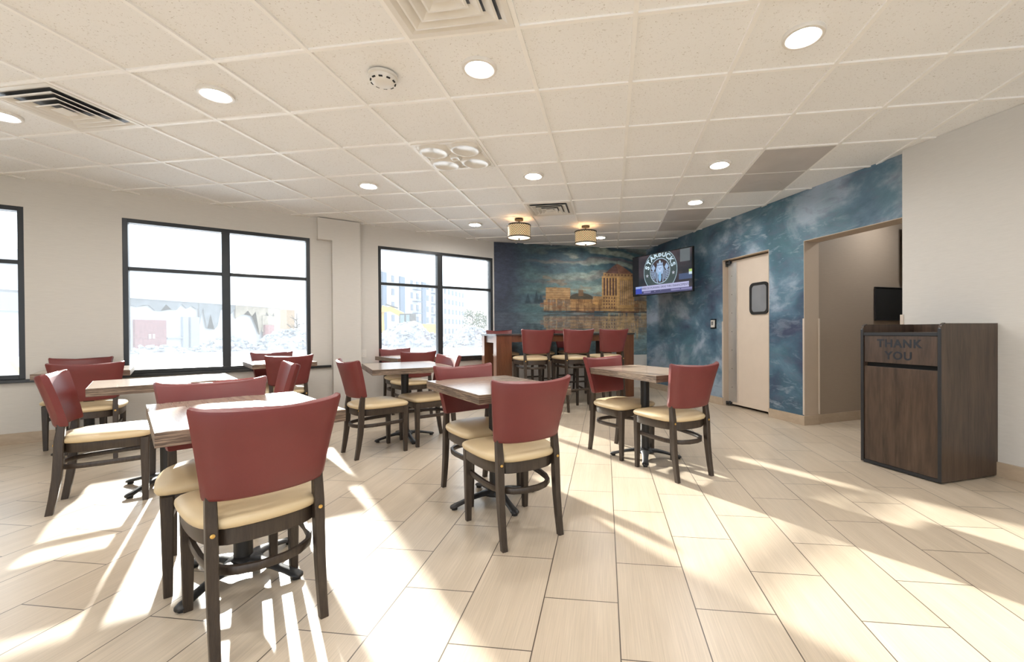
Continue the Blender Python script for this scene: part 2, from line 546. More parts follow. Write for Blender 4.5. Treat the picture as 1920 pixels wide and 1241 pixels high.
def paint_mural(nx, nz, z0):
    rs = np.random.RandomState(5)
    s = np.linspace(0, LM, nx)[None, :] * np.ones((nz, 1))
    z = np.linspace(z0, HC + .02, nz)[:, None] * np.ones((1, nx))
    sh = (nz, nx)
    n1 = fbm(sh, (3, 3), rs); n2 = fbm(sh, (9, 4), rs); n3 = fbm(sh, (30, 12), rs, 3); nv = fbm(sh, (8, 60), rs, 3)
    col = np.zeros((nz, nx, 3))
    def lerp(a, b, f): return np.array(a) * (1 - f[..., None]) + np.array(b) * f[..., None]
    def sm(x, a, b): u = np.clip((x - a) / (b - a), 0, 1); return u * u * (3 - 2 * u)
    # sky
    col[:] = lerp((.040, .085, .120), (.075, .150, .165), sm(n1, .35, .65))
    lx = sm(s, .35, 1.2)
    zc = z + .20 * (n1 - .5) + .10 * np.sin(s * 2.2)
    band = .5 + .5 * np.sin(zc * 26 + (n2 - .5) * 9 + s * 1.6)
    cl = sm(band * .6 + n2 * .7, .62, .98) * lx * (.35 + .65 * sm(s + n1, 1.0, 2.4))
    col = col * (1 - cl[..., None]) + lerp((.20, .27, .25), (.33, .36, .30), n3) * cl[..., None]
    pk = sm(.5 + .5 * np.sin(zc * 19 + n2 * 8 + 2), .72, 1) * lx * .5
    col = col * (1 - pk[..., None]) + np.array((.17, .13, .13)) * pk[..., None]
    glow = np.exp(-((z - 1.92) / .17) ** 2) * sm(s, .7, 1.6) * .55 * (.6 + .8 * n2)
    col = col * (1 - glow[..., None]) + np.array((.30, .40, .36)) * glow[..., None]
    # dark left side
    dk = (1 - sm(s + .25 * (n1 - .5), .15, .75))
    col = col * (1 - .8 * dk[..., None]) + np.array((.040, .045, .085)) * .8 * dk[..., None]
    WL = 1.47
    ochre = (.46, .24, .085); tan = (.42, .29, .16); brn = (.10, .045, .025)
    def put(mask, c_, a=1.0):
        f = (mask * a)[..., None]
        col[:] = col * (1 - f) + np.array(c_) * f
    def box(s0, s1, z0_, z1_, soft=.008): return sm(s, s0 - soft, s0 + soft) * (1 - sm(s, s1 - soft, s1 + soft)) * sm(z, z0_ - soft, z0_ + soft) * (1 - sm(z, z1_ - soft, z1_ + soft))
    # far shore, trees, low blocks
    put(box(.45, 1.0, 1.62, 1.80 + 0), (.045, .085, .12), .6 * 1)
    for cs, hh in ((.62, .16), (.78, .20), (.86, .13)):
        put(np.clip(1 - (np.abs(s - cs) / (.06 * np.clip(1 - (z - 1.66) / hh, 0, 1) + 1e-4)) ** 4, 0, 1) * sm(z, 1.6, 1.66) * (z < 1.66 + hh), (.020, .045, .060), .85)
    put(box(.92, 3.04, 1.50, 1.70), tan, .9)
    put(box(.96, 1.44, 1.60, 1.93), ochre, .85)
    for k in range(5): put(box(.97, 1.43, 1.72 + k * .043, 1.733 + k * .043, .004), (.55, .38, .18), .8)
    put(box(.97, 1.44, 1.60, 1.70, .01) * (nv > .5), (.34, .30, .24), .8)
    put(np.clip(1 - ((s - 1.66) / .24) ** 2 - ((z - 1.74) / .10) ** 2, 0, 1) > .05, (.060, .045, .022), .9)
    put(box(1.60, 1.70, 1.78, 1.90), (.20, .11, .05), .9)
    put(box(1.44, 2.10, 1.50, 1.72), ochre, .75)
    put(box(1.9, 2.2, 1.6, 1.78), (.50, .27, .09), .8)
    for k in range(14):
        put(box(1.42 + .05 * k, 1.435 + .05 * k, 1.55, 1.66, .004), (.55, .36, .16), .5)
    put((nv > .56) * box(.92, 3.04, 1.48, 1.72), brn, .55)
    put((n3 > .57) * box(.85, 3.04, 1.46, 1.66), (.30, .13, .05), .6)
    # the tower, its left face in shade strips
    TS0, TM, TS1 = 2.08, 2.40, 2.76
    put(box(TS0, TS1, 1.50, 2.17), (.50, .30, .12), 1)
    for k in range(5):
        put(box(TS0 + .035 + k * .062, TS0 + .067 + k * .062, 1.80, 2.14, .004), (.045, .018, .035), .92)
    for r_ in range(4):
        for k in range(6):
            put(box(TS0 + .03 + k * .055, TS0 + .055 + k * .055, 1.55 + r_ * .062, 1.585 + r_ * .062, .004), (.09, .03, .04), .9)
    for k in range(7):
        put(box(TM + .06 + k * .046, TM + .075 + k * .046, 1.62, 2.10, .004), (.20, .15, .15), .8)
        put(box(TM + .075 + k * .046, TM + .085 + k * .046, 1.62, 2.10, .003), (.60, .42, .22), .8)
    put(box(TM - .01, TM + .03, 1.50, 2.20, .004), (.62, .38, .16), .9)
    put(box(TS0 + .03, TS1 - .03, 2.17, 2.24), (.40, .24, .11), 1)
    for k in range(9): put(box(TS0 + .06 + k * .07, TS0 + .09 + k * .07, 2.185, 2.215, .004), (.12, .06, .05), .9)
    u = (z - 2.23) / .19
    apex = 2.40
    roof = (u > 0) & (u < 1) & (s > apex - .24 * (1 - u) ** .8) & (s < apex + .33 * (1 - u) ** .8)
    put(roof.astype(float), (.26, .13, .09), 1)
    put((roof & (s < apex - .02 + .05 * (1 - u))).astype(float), (.15, .08, .07), .9)
    put(box(2.395, 2.405, 2.40, 2.50, .003), (.15, .10, .09), .9)
    # brush strokes over the buildings, darker shore line
    put((n3 < .40) * box(.9, 3.04, 1.5, 2.15), (.30, .16, .06), .35)
    put(np.exp(-((z - WL - .012 * np.sin(s * 9)) / .014) ** 2) * sm(s, .75, 1.1), (.045, .022, .015), .9)
    put(np.exp(-((z - 1.545) / .012) ** 2) * sm(s, 1.2, 1.5), (.10, .04, .03), .5)
    # water mirrors everything above, blurred downwards
    iz = (z - z0) / (HC + .02 - z0) * (nz - 1)
    mir = np.clip(((2 * WL - z) - z0) / (HC + .02 - z0) * (nz - 1) * .93 + 3, 0, nz - 1).astype(int)
    jit = np.clip(np.arange(nx)[None, :] + ((n3 - .5) * 8).astype(int), 0, nx - 1)
    below = z < WL - .012
    ref = col[mir, jit] * .72 + np.array((.045, .062, .066))
    ripple = sm(.5 + .5 * np.sin(z * 120 + n2 * 12), .7, 1)[..., None]
    ref = ref * (1 - .25 * ripple) + np.array((.18, .27, .30)) * .25 * ripple
    deep = sm(WL - z, .38, .62)[..., None]
    ref = ref * (1 - deep * .6) + lerp((.10, .17, .21), (.22, .33, .36), n2) * deep * .6
    col[below] = ref[below]
    put((z < WL - .01) * (nv > .57) * sm(s, 2.05, 2.15) * (z > .95), (.50, .34, .16), .55)
    dk2 = (1 - sm(s + .3 * (n2 - .5), .2, .8)) * below
    col = col * (1 - .6 * dk2[..., None]) + np.array((.050, .060, .095)) * .6 * dk2[..., None]
    nm = fbm(sh, (60, 40), rs, 3)[..., None]
    nd = fbm(sh, (14, 22), rs, 4)[..., None]
    col = col * (.62 + .75 * nm) * (.70 + .5 * nd)
    return np.clip(col, 0, 1)
ZM = .64
bm = bmesh.new()
c = A0 + DM * (LM / 2) - NM * .10
bx(bm, c.x, c.y, HC / 2, LM + .1, .19, HC + .03, RM)
mw = struct(finish('wall_back', bm, M_wall))
nx, nz = 440, 300
me = bpy.data.meshes.new('mural')
ss = np.linspace(0, LM, nx); zz = np.linspace(ZM, HC + .015, nz)
V = np.zeros((nz, nx, 3))
V[..., 0] = A0.x + DM.x * ss[None, :]; V[..., 1] = A0.y + DM.y * ss[None, :]; V[..., 2] = zz[:, None]
idx = np.arange(nx * nz).reshape(nz, nx)
F = np.stack([idx[:-1, :-1], idx[:-1, 1:], idx[1:, 1:], idx[1:, :-1]], -1).reshape(-1, 4)
me.from_pydata(V.reshape(-1, 3).tolist(), [], F.tolist())
ca = me.color_attributes.new('paint', 'FLOAT_COLOR', 'POINT')
pc = np.ones((nz, nx, 4)); pc[..., :3] = paint_mural(nx, nz, ZM)
ca.data.foreach_set('color', pc.ravel())
me.materials.append(M_mural)
mo = bpy.data.objects.new('mural', me); C.objects.link(mo); mo.parent = mw
mo['label'] = 'painted mural of a waterfront city with a tower under a cloudy teal sky'
# tiled ledge under the mural
bm = bmesh.new()
c = A0 + DM * (LM / 2 - .03) + NM * .02
bx(bm, c.x, c.y, ZM / 2, LM - .1, .04, ZM, RM)
struct(finish('trim_1', bm, M_wall))

# blue wall with door and hall openings
TD0, TD1, TH0, TH1 = 2.267, 3.155, 3.68, 4.88
wb = wall_run('wall_right', P0 - DB * .25, DB, TH1 + .25, [(TD0 + .25, TD1 + .25, 0, 2.14), (TH0 + .25, TH1 + .25, 0, 2.14)], .21, -NB, M_blue)
# beige returns lining both openings
def BP(t, d=0, z=0): return P0 + DB * t - NB * d + Vector((0, 0, z))   # d into the wall
bm = bmesh.new()
def lining(t0, t1, zt, dep, jl=True, jr=True):
    for tt, on in ((t0 + .004, jl), (t1 - .004, jr)):
        if on:
            c = BP(tt, dep / 2 + .0); bx(bm, c.x, c.y, zt / 2, .008, dep + .004, zt, RB)
    c = BP((t0 + t1) / 2, dep / 2); bx(bm, c.x, c.y, zt - .004, t1 - t0, dep + .004, .008, RB)
lining(TD0, TD1, 2.14, .21)
lining(TH0, TH1, 2.14, .21, True, False)
struct(finish('trim_2', bm, plain('taupe_return_paint', (.50, .41, .32), rough=.55, var=.02)))
bm = bmesh.new()
for tt, dd in ((TH0 - .002, -.002), (TH0 + .012, .205), (TD0 - .002, -.002)):
    c = BP(tt, dd); bx(bm, c.x, c.y, .12 + .56, .022, .012, 1.12, RB, bev=.002)
struct(finish('trim_3', bm, M_jamb))
# hall beyond
HD = Vector((.887, .462, 0)).normalized(); HN = Vector((HD.y, -HD.x, 0)); RH = math.atan2(HD.y, HD.x)
H0 = BP(TH0 - .02, .21) 
bm = bmesh.new()
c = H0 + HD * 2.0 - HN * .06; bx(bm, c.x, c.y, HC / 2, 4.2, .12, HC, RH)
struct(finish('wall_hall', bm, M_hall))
bm = bmesh.new()
c = H0 + HD * 2.0 + HN * .008; bx(bm, c.x, c.y, .055, 4.0, .016, .11, RH, bev=.002)
struct(finish('baseboard_hall', bm, M_base))
# hall end wall and room behind door closed off
bm = bmesh.new()
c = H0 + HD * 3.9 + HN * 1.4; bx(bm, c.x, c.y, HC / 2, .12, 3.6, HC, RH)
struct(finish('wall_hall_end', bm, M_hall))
bm = bmesh.new()
a_ = H0 + HD * 3.9 + HN * 3.1; b_ = W0 + DB * 2.2 - NB * .3
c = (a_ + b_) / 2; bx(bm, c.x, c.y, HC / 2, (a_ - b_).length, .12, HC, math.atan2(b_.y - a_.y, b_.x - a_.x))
struct(finish('wall_hall_sky_block', bm, M_hall))  # unseen wall added to keep sky light out of the hall
# white right wall, its end towards the hall
bm = bmesh.new()
WR = math.atan2(DB.y, DB.x)
c = W0 + DB * 4.2 - NB * .15
bx(bm, c.x, c.y, HC / 2, 8.4, .30, HC + .02, WR)
struct(finish('wall_front', bm, M_wall_r))
bm = bmesh.new()
c = W0 + DB * -.002 + NB * .002; bx(bm, c.x, c.y, .12 + .56, .03, .008, 1.12, WR, bev=.002)
struct(finish('trim_4', bm, M_jamb))
# walls behind the camera
bm = bmesh.new()
q0 = WP(sA + .02); q1 = Vector((-5.0, -4.25, 0))
def wseg(bm, a, b, th=.15):
    d = (b - a); c = (a + b) / 2
    bx(bm, c.x, c.y, HC / 2, d.length, th, HC, math.atan2(d.y, d.x))
wseg(bm, q0, q1)
struct(finish('wall_service', bm, M_wall))
def wall_with_fill_opening(name, a, b, t0, t1):
    d = (b - a); L = d.length; d.normalize()
    return wall_run(name, a, d, L, [(t0, t1, .5, 2.4)], .15, Vector((d.y, -d.x, 0)), M_wall)
wall_with_fill_opening('wall_rear_fill', q1, Vector((6.1, -4.25, 0)), 2.2, 9.4)  # opening in this unseen wall is added to let sky fill in

# baseboards
bm = bmesh.new()
c = WP((sA + 3.8) / 2, -.009); bx(bm, c.x, c.y, .055, 3.8 - sA, .018, .11, RW, bev=.002)
struct(finish('baseboard_left', bm, M_base))
bm = bmesh.new()
for a, b in ((0, TD0), (TD1, TH0)):
    c = BP((a + b) / 2, -.009); bx(bm, c.x, c.y, .055, b - a, .018, .11, RB, bev=.002)
c = BP(TH0 + .006, .10); bx(bm, c.x, c.y, .055, .022, .235, .11, RB, bev=.002)
struct(finish('baseboard_right', bm, M_base))
bm = bmesh.new()
c = W0 + DB * 4.2 + NB * .009; bx(bm, c.x, c.y, .055, 8.3, .018, .11, WR, bev=.002)
struct(finish('baseboard_front', bm, M_base))

# ---------------------------------------------------------------- traffic door
d = empty('door_1', BP((TD0 + TD1) / 2, .10), RB); struct(d)
w = TD1 - TD0 - .03
bm = bmesh.new()
bx(bm, 0, 0, (.035 + 2.115) / 2, w, .04, 2.08, bev=.004)
finish('door_panel', bm, M_door, d)
bm = bmesh.new()
bx(bm, -w / 2 + .10, -.024, 1.08, .17, .006, 2.02, bev=.001)
hs = finish('hinge_stile', bm, M_alu, d); hs['label'] = 'brushed metal strip with screw heads down the hinge side'
for k in range(7):
    b2 = bmesh.new()
    lathe(b2, [(.006, 0), (.006, .002), (.003, .003)], 12)
    bmesh.ops.transform(b2, matrix=Matrix.Translation((-w / 2 + .09, -.027, .28 + k * .27)) @ Matrix.Rotation(PI / 2, 4, 'X'), verts=b2.verts[:])
    finish('screw', b2, M_dark, hs)
bm = bmesh.new()
bx(bm, -w / 2 + .205, -.023, 1.08, .012, .006, 2.02, bev=.001)
finish('cover_strip', bm, M_jamb, d)
def rrect(w_, h_, r_, n=5):
    o_ = []
    for (sx, sy, a0) in ((1, -1, -90), (1, 1, 0), (-1, 1, 90), (-1, -1, 180)):
        for k in range(n + 1):
            a = math.radians(a0 + 90 * k / n)
            o_.append((sx * (w_ / 2 - r_) + r_ * math.cos(a), sy * (h_ / 2 - r_) + r_ * math.sin(a)))
    return o_
bm = bmesh.new()
wx, wz = .19, 1.535
oc = rrect(.34, .43, .07); ic = rrect(.27, .36, .05)
loft(bm, [[Vector((wx + x, -.020, wz + z)) for x, z in oc], [Vector((wx + x, -.034, wz + z)) for x, z in oc],
          [Vector((wx + x, -.034, wz + z)) for x, z in ic], [Vector((wx + x, -.020, wz + z)) for x, z in ic]], (False, False))
finish('window_gasket', bm, M_rub, d)
bm = bmesh.new()
loft(bm, [[Vector((wx + x, -.0215, wz + z)) for x, z in ic], [Vector((wx + x, -.026, wz + z)) for x, z in ic]])
finish('vision_pane', bm, M_vis, d)
for zc, hh in ((2.095, .08), (.05, .05)):
    bm = bmesh.new()
    bx(bm, -w / 2 + .035, -.035, zc, .10, .05, hh * .45, bev=.004)
    bx(bm, -w / 2 + .005, -.035, zc - .01, .022, .05, hh, bev=.004)
    tube(bm, [(-w / 2 + .07, -.05, zc - hh / 2), (-w / 2 + .07, -.05, zc + hh / 2)], .013, 12)
    finish('pivot_hinge', bm, M_frameb, d, 40)
# black sheet coloured as the shade of the unlit room, seen round the door
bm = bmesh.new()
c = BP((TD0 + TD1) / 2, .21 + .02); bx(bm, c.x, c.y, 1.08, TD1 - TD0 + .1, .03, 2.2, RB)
struct(finish('wall_door_dark', bm, M_dark))

# ---------------------------------------------------------------- tables
def cafe_table(cx, cy, ang, sx, sy, armang, label, loc_only=False):
    o = empty('cafe_table', (cx, cy, 0), math.radians(ang))
    tag(o, label, 'table', 'cafe tables')
    H, T = .77, .052
    bm = bmesh.new(); bx(bm, 0, 0, H - T / 2, sx - .006, sy - .006, T, bev=.0015)
    finish('tabletop', bm, M_top, o)
    bm = bmesh.new()
    for (x, y, w_, d_) in ((0, -sy / 2 + .002, sx, .004), (0, sy / 2 - .002, sx, .004), (-sx / 2 + .002, 0, .004, sy - .008), (sx / 2 - .002, 0, .004, sy - .008)):
        bx(bm, x, y, H - T / 2 - .0005, w_, d_, T)
    finish('edge_band', bm, M_edge, o)
    a0 = math.radians(armang - ang)
    bm = bmesh.new()
    lathe(bm, [(.038, .07), (.038, H - T - .004)], 28)
    finish('column', bm, M_black, o, 40)
    bm = bmesh.new()
    for k in range(2):
        bx(bm, 0, 0, H - T - .006, .42, .055, .012, a0 + k * PI / 2 + .0, bev=.002)
    lathe(bm, [(.055, H - T - .012), (.055, H - T - .03), (.042, H - T - .045)], 24)
    finish('mounting_plate', bm, M_black, o, 40)
    bm = bmesh.new()
    lathe(bm, [(.075, .045), (.078, .058), (.060, .072), (.046, .085)], 28)
    for k in range(4):
        a = a0 + k * PI / 2
        ca_, sa_ = math.cos(a), math.sin(a)
        rings = []
        for (r_, z_, hw, hh) in ((.03, .060, .045, .018), (.10, .060, .032, .016), (.17, .048, .024, .013), (.235, .032, .024, .012), (.275, .022, .028, .013), (.295, .018, .024, .011), (.305, .016, .012, .007)):
            pr_ = []
            for j in range(10):
                th = 2 * PI * j / 10
                y_ = hw * math.cos(th); zz_ = hh * math.sin(th)
                pr_.append(Vector((r_ * ca_ - y_ * sa_, r_ * sa_ + y_ * ca_, z_ + zz_)))
            rings.append(pr_)
        loft(bm, rings)
    bs_ = finish('cross_base', bm, M_black, o, 50)
    for k in range(4):
        a = a0 + k * PI / 2
        bm = bmesh.new(); lathe(bm, [(.018, 0), (.018, .014)], 14, .278 * math.cos(a), .278 * math.sin(a))
        finish('foot_pad', bm, M_rub, bs_, 40)
    return o
cafe_table(-1.696, 1.761, 52.9, .628, .841, -2, 'sunlit cafe table nearest the camera, behind the largest red chair back')
cafe_table(-.763, 2.747, -47.3, .849, .622, -50, 'brown laminate cafe table at the centre of the room, a chair on either side')
cafe_table(.291, 3.857, -52.3, .912, .598, -4, 'cafe table furthest right, half in sun, nearest the white door')
cafe_table(-3.267, 2.735, 52.2, .776, .651, 7, 'front-left sunlit cafe table with a side-on chair at its left end')
cafe_table(-2.141, 4.229, 37.3, .743, .952, -47, 'cafe table between the wall pier and the centre table, chairs facing each other side-on')
cafe_table(-5.06, 3.50, 50, .62, .80, 5, 'cafe table far left against the wall between the two left windows')
cafe_table(-3.97, 4.66, 50, .64, .80, 5, 'small sunlit cafe table under the right half of the large two-part window')
cafe_table(-2.84, 5.72, 50, .64, .80, 5, 'cafe table furthest back, under the window beside the mural')

# ---------------------------------------------------------------- chairs and stools
def seat_outline(k=1.0, off=0.0, n=10):
    pts_ = []
    key = [(.0, .222), (.12, .222), (.19, .216), (.216, .190), (.222, .14), (.220, .04), (.210, -.06), (.190, -.135), (.155, -.185), (.10, -.214), (.0, -.225)]
    full = key + [(-x, y) for x, y in key[::-1][1:-1]]
    # smooth closed curve by Catmull-Rom
    m_ = len(full)
    for i in range(m_):
        p0, p1, p2, p3 = [Vector((*full[(i + j - 1) % m_], 0)) for j in range(4)]
        for s_ in range(2):
            t_ = s_ / 2
            q = .5 * ((2 * p1) + (-p0 + p2) * t_ + (2 * p0 - 5 * p1 + 4 * p2 - p3) * t_ ** 2 + (-p0 + 3 * p1 - 3 * p2 + p3) * t_ ** 3)
            L_ = math.hypot(q.x, q.y)
            pts_.append((q.x * k + off * q.x / L_, q.y * k + off * q.y / L_))
    return pts_
def make_seat(kind):
    lift = 0 if kind == 'chair' else .285
    name = 'dining_chair' if kind == 'chair' else 'bar_stool'
    o = empty(name)
    Z = .475 + lift           # seat top
    # legs
    for sx in (-1, 1):
        bm = bmesh.new()
        rings = []
        for (z_, w_) in ((0, .030), (.02, .032), (.25 + lift, .040), (.425 + lift, .046)):
            x_ = sx * (.190 + (.008 if z_ < .2 and lift == 0 else 0) * 0)
            rings.append([Vector((x_ + a * w_ / 2, .198 + b * w_ / 2, z_)) for a, b in ((-1, -.8), (-.8, -1), (.8, -1), (1, -.8), (1, .8), (.8, 1), (-.8, 1), (-1, .8))])
        loft(bm, rings)
        finish('leg', bm, M_frame, o, 35)
    b0 = lift
    for sx in (-1, 1):
        bm = bmesh.new()
        if lift:
            prof = [(0, -.255, .028, .034), (.15, -.235, .030, .036), (.40, -.208, .032, .040), (.62, -.198, .034, .044), (.74, -.194, .034, .044), (.82, -.184, .032, .034), (.88, -.190, .028, .026)]
        else:
            prof = [(0, -.240, .030, .034), (.10, -.222, .032, .038), (.22, -.205, .034, .043), (.33, -.197, .036, .046), (.45, -.193, .036, .044), (.54, -.183, .034, .036), (.61, -.190, .028, .026)]
        rings = []
        for (z_, y_, w_, dd) in prof:
            x_ = sx * .170
            rings.append([Vector((x_ + a * w_ / 2, y_ + b * dd / 2, z_)) for a, b in ((-1, -.8), (-.8, -1), (.8, -1), (1, -.8), (1, .8), (.8, 1), (-.8, 1), (-1, .8))])
        loft(bm, rings)
        lg = finish('leg', bm, M_frame, o, 35)
        bm = bmesh.new()
        lathe(bm, [(.0075, 0), (.0075, .002), (.004, .0035)], 14)
        bmesh.ops.transform(bm, matrix=Matrix.Translation((sx * .170, -.219, .425 + lift)) @ Matrix.Rotation(PI / 2, 4, 'X'), verts=bm.verts[:])
        finish('bolt', bm, M_brass, lg, 40)
    # seat rail
    bm = bmesh.new()
    rings = []
    for z_, k_ in ((.370 + lift, .95), (.374 + lift, .965), (.428 + lift, .965)):
        rings.append([Vector((x, y, z_)) for x, y in seat_outline(k_)])
    loft(bm, rings)
    finish('seat_rail', bm, M_frame, o, 40)
    # cushion
    bm = bmesh.new()
    rings = []
    for z_, k_, f_ in ((.429, .96, 0), (.434, 1.02, 0), (.446, 1.045, 0), (.458, 1.04, 0), (.467, 1.0, 0), (.474, .93, 0), (.480, .80, 0), (.4845, .6, 0), (.487, .35, 0), (.488, .12, 0)):
        rings.append([Vector((x, y, z_ + lift)) for x, y in seat_outline(k_)])
    loft(bm, rings)
    finish('seat', bm, M_seat, o, 60)
    # bentwood stretcher
    zr = .285 if not lift else .62
    bm = bmesh.new()
    path = [(-.180, .185), (-.180, .08), (-.176, -.02), (-.165, -.10), (-.140, -.165), (-.095, -.205), (-.04, -.225), (.04, -.225), (.095, -.205), (.140, -.165), (.165, -.10), (.176, -.02), (.180, .08), (.180, .185)]
    path = [(x * 1.0, y) for x, y in path]
    tube(bm, [(x, y, zr - .03 * (0.19 - y) * .6) for x, y in path], 0, sq=(.020, .030))
    finish('stretcher', bm, M_frame, o, 40)
    if lift:
        bm = bmesh.new()
        for sx in (-1, 1):
            tube(bm, [(sx * .188, .195, .30), (sx * .174, -.215, .26)], 0, sq=(.018, .026))
        tube(bm, [(-.19, .198, .22), (.19, .198, .22)], 0, sq=(.020, .028))
        tube(bm, [(-.17, -.223, .30), (.17, -.223, .30)], 0, sq=(.018, .026))
        finish('footrest', bm, M_frame, o, 40)
    # upholstered back: curved, wider at the top, leaning
    bm = bmesh.new()
    rings = []
    zb, zt = .538 + b0 * .97, .862 + b0 * .96
    nu = 13
    for (v_, inset) in ((0, .016), (.012, .004), (.05, 0), (.25, 0), (.5, 0), (.75, 0), (.95, 0), (.986, .005), (1, .018)):
        hw = .190 + .046 * v_ ** 1.15 - inset * .5
        yc = -.214 - .060 * v_ - .018 * v_ * v_
        th = .026 - inset
        fwd = []; bck = []
        for k in range(nu):
            u_ = -1 + 2 * k / (nu - 1)
            x_ = hw * math.sin(u_ * PI / 2 * .80) / math.sin(PI / 2 * .80)
            curve = .050 * u_ * u_ 
            z_ = zb + (zt - zb) * v_ + (.022 * (abs(u_) ** 2) - .012) * v_ + (-.010 * (1 - u_ * u_)) * (1 - v_)
            rnd = 1 if abs(u_) < .99 else .62
            nx_ = -.35 * u_
            fwd.append(Vector((x_ + nx_ * th * .5, yc + curve + th * rnd, z_)))
            bck.append(Vector((x_ - nx_ * th * .5, yc + curve - th * rnd, z_)))
        rings.append(bck + fwd[::-1])
    loft(bm, rings)
    finish('backrest', bm, M_red, o, 50)
    return o
proto = make_seat('chair')
def place(o, x, y, deg, label, cat, grp):
    o.location = (x, y, 0)
    o.rotation_euler = (0, 0, math.radians(deg - 90))
    tag(o, label, cat, grp)
CH = [
 (-1.417, 1.530, 144.9, 'largest red-backed dining chair in the foreground, seen from behind at the nearest table'),
 (-1.890, 1.829, -40.1, 'red-backed chair at the far side of the nearest table, facing the foreground chair'),
 (-3.375, 2.445, 45.8, 'side-on chair at the left end of the front-left table, its cream seat in full view'),
 (-4.700, 3.270, 139.2, 'chair seen from behind on the far left, pushed up to the table at the wall'),
 (-5.380, 3.630, -41.1, 'chair with its back to the wall between the two left windows, only its top showing'),
 (-2.800, 3.020, -131, 'side-on chair at the right end of the front-left table, mostly hidden by a nearer back'),
 (-3.712, 4.445, 139.8, 'chair seen from behind at the small table under the large window'),
 (-4.180, 4.830, -42.7, 'chair against the large window, behind the small sunlit table'),
 (-2.186, 3.743, 52, 'side-on chair standing in front of the wall pier with the outlet'),
 (-1.877, 4.193, -130.1, 'side-on chair whose curved back stands just left of the bar table'),
 (-.905, 2.897, -42.8, 'chair on the far left side of the centre table, facing the camera'),
 (.085, 3.994, -46.6, 'chair on the left side of the furthest-right table, sun on its seat'),
 (.475, 3.522, 125.2, 'chair furthest right, seen from behind, in front of the blue wall'),
 (-.567, 2.403, 130.2, 'chair seen from behind at the near side of the centre table'),
 (-2.629, 5.394, 135.9, 'chair seen from behind at the furthest-back table by the window beside the mural'),
 (-3.070, 5.950, -43.2, 'chair against the window beside the mural, at the furthest-back table'),
]
for i, (x, y, a, lab) in enumerate(CH):
    o = proto if i == 0 else copy_tree(proto)
    place(o, x, y, a, lab, 'chair', 'red and cream dining chairs at the cafe tables')
sproto = make_seat('stool')
ST = [
 (-1.099, 5.933, 120.0, 'leftmost of the three bar stools on the near side of the bar table'),
 (-.566, 6.146, 121, 'middle of the three bar stools on the near side of the bar table'),
 (-.082, 6.454, 120.5, 'rightmost of the three bar stools on the near side of the bar table'),
 (-1.82, 7.12, -59, 'bar stool on the far side of the bar table, furthest left by the window'),
 (-1.26, 7.41, -59, 'bar stool on the far side of the bar table, behind the leftmost near stool'),
 (-.72, 7.73, -59, 'bar stool on the far side of the bar table, behind the middle near stool'),
]
for i, (x, y, a, lab) in enumerate(ST):
    o = sproto if i == 0 else copy_tree(sproto)
    place(o, x, y, a, lab, 'bar stool', 'red and cream bar stools around the bar table')

# ---------------------------------------------------------------- bar table
BA = math.radians(31)
bd = Vector((math.cos(BA), math.sin(BA), 0)); bn = Vector((-math.sin(BA), math.cos(BA), 0))
BL, BW = 2.42, .92
b0p = Vector((-1.68, 6.15, 0))
cc = b0p + bd * BL / 2 + bn * BW / 2
o = empty('bar_table', cc, BA)
tag(o, 'long bar-height table with black top and cherry wood slab legs before the mural', 'table')
bm = bmesh.new(); bx(bm, 0, 0, 1.062, BL, BW, .026, bev=.004); finish('tabletop', bm, M_bartop, o)
bm = bmesh.new()
for sy in (-1, 1):
    bx(bm, 0, sy * (BW / 2 - .05), 1.0, BL - .50, .028, .098)
for sx in (-1, 1):
    bx(bm, sx * (BL / 2 - .05), 0, .995, .028, BW - .40, .108)
finish('apron', bm, M_bar, o)
for sx in (-1, 1):
    for sy in (-1, 1):
        bm = bmesh.new()
        bx(bm, sx * (BL / 2 - .13), sy * (BW / 2 - .10), .5245, .24, .17, 1.049, bev=.003)
        finish('leg', bm, M_bar, o)

# ---------------------------------------------------------------- waste bin
bf = Vector((2.075, 3.948, 0)); br_ = Vector((2.318, 3.422, 0))
bdir = (br_ - bf).normalized(); bback = Vector((-bdir.y, bdir.x, 0))
BWd = .58
BD = (W0 - bf).dot(-NB) * 1.0 - .012
BDp = abs((bf - W0).dot(NB)) - .01
o = empty('waste_bin', (bf + br_) / 2 + bback * BDp / 2, math.atan2(bdir.y, bdir.x))
tag(o, 'dark walnut waste cabinet with a thank you flap, against the white wall', 'bin')
H = 1.15
hd = BDp / 2
def side_panel(sx):
    bm = bmesh.new()
    prof = [(-hd, .012), (hd, .012), (hd, H)]
    for k in range(6):
        a = PI / 2 + k * PI / 2 / 5
        prof.append((-hd + .035 + .035 * math.cos(a), H - .035 + .035 * math.sin(a)))
    x0 = sx * BWd / 2 - (.02 if sx > 0 else 0); x1 = x0 + .02
    loft(bm, [[Vector((x0, y, z)) for y, z in prof], [Vector((x1, y, z)) for y, z in prof]])
    return finish('side_panel', bm, M_binw, o, 30)
for sx in (-1, 1):
    sp_o = side_panel(sx)
    bm = bmesh.new()
    xc = sx * (BWd / 2 - .010)
    tube(bm, [(xc, -hd - .001, .012), (xc, -hd - .001, H - .04), (xc, -hd + .010, H - .012), (xc, -hd + .04, H + .001)], 0, sq=(.0225, .006))
    finish('edge_band', bm, M_binedge, sp_o)
bm = bmesh.new(); bx(bm, 0, 0, 1.072, BWd - .04, BDp - .02, .022); finish('top_shelf', bm, M_binw, o)
bm = bmesh.new(); bx(bm, 0, -hd + .006, 1.072, BWd - .04, .012, .024); finish('edge_band', bm, M_binedge, o)
bm = bmesh.new(); bx(bm, 0, hd - .012, (.012 + H) / 2, BWd - .04, .02, H - .012); finish('back_panel', bm, M_binw, o)
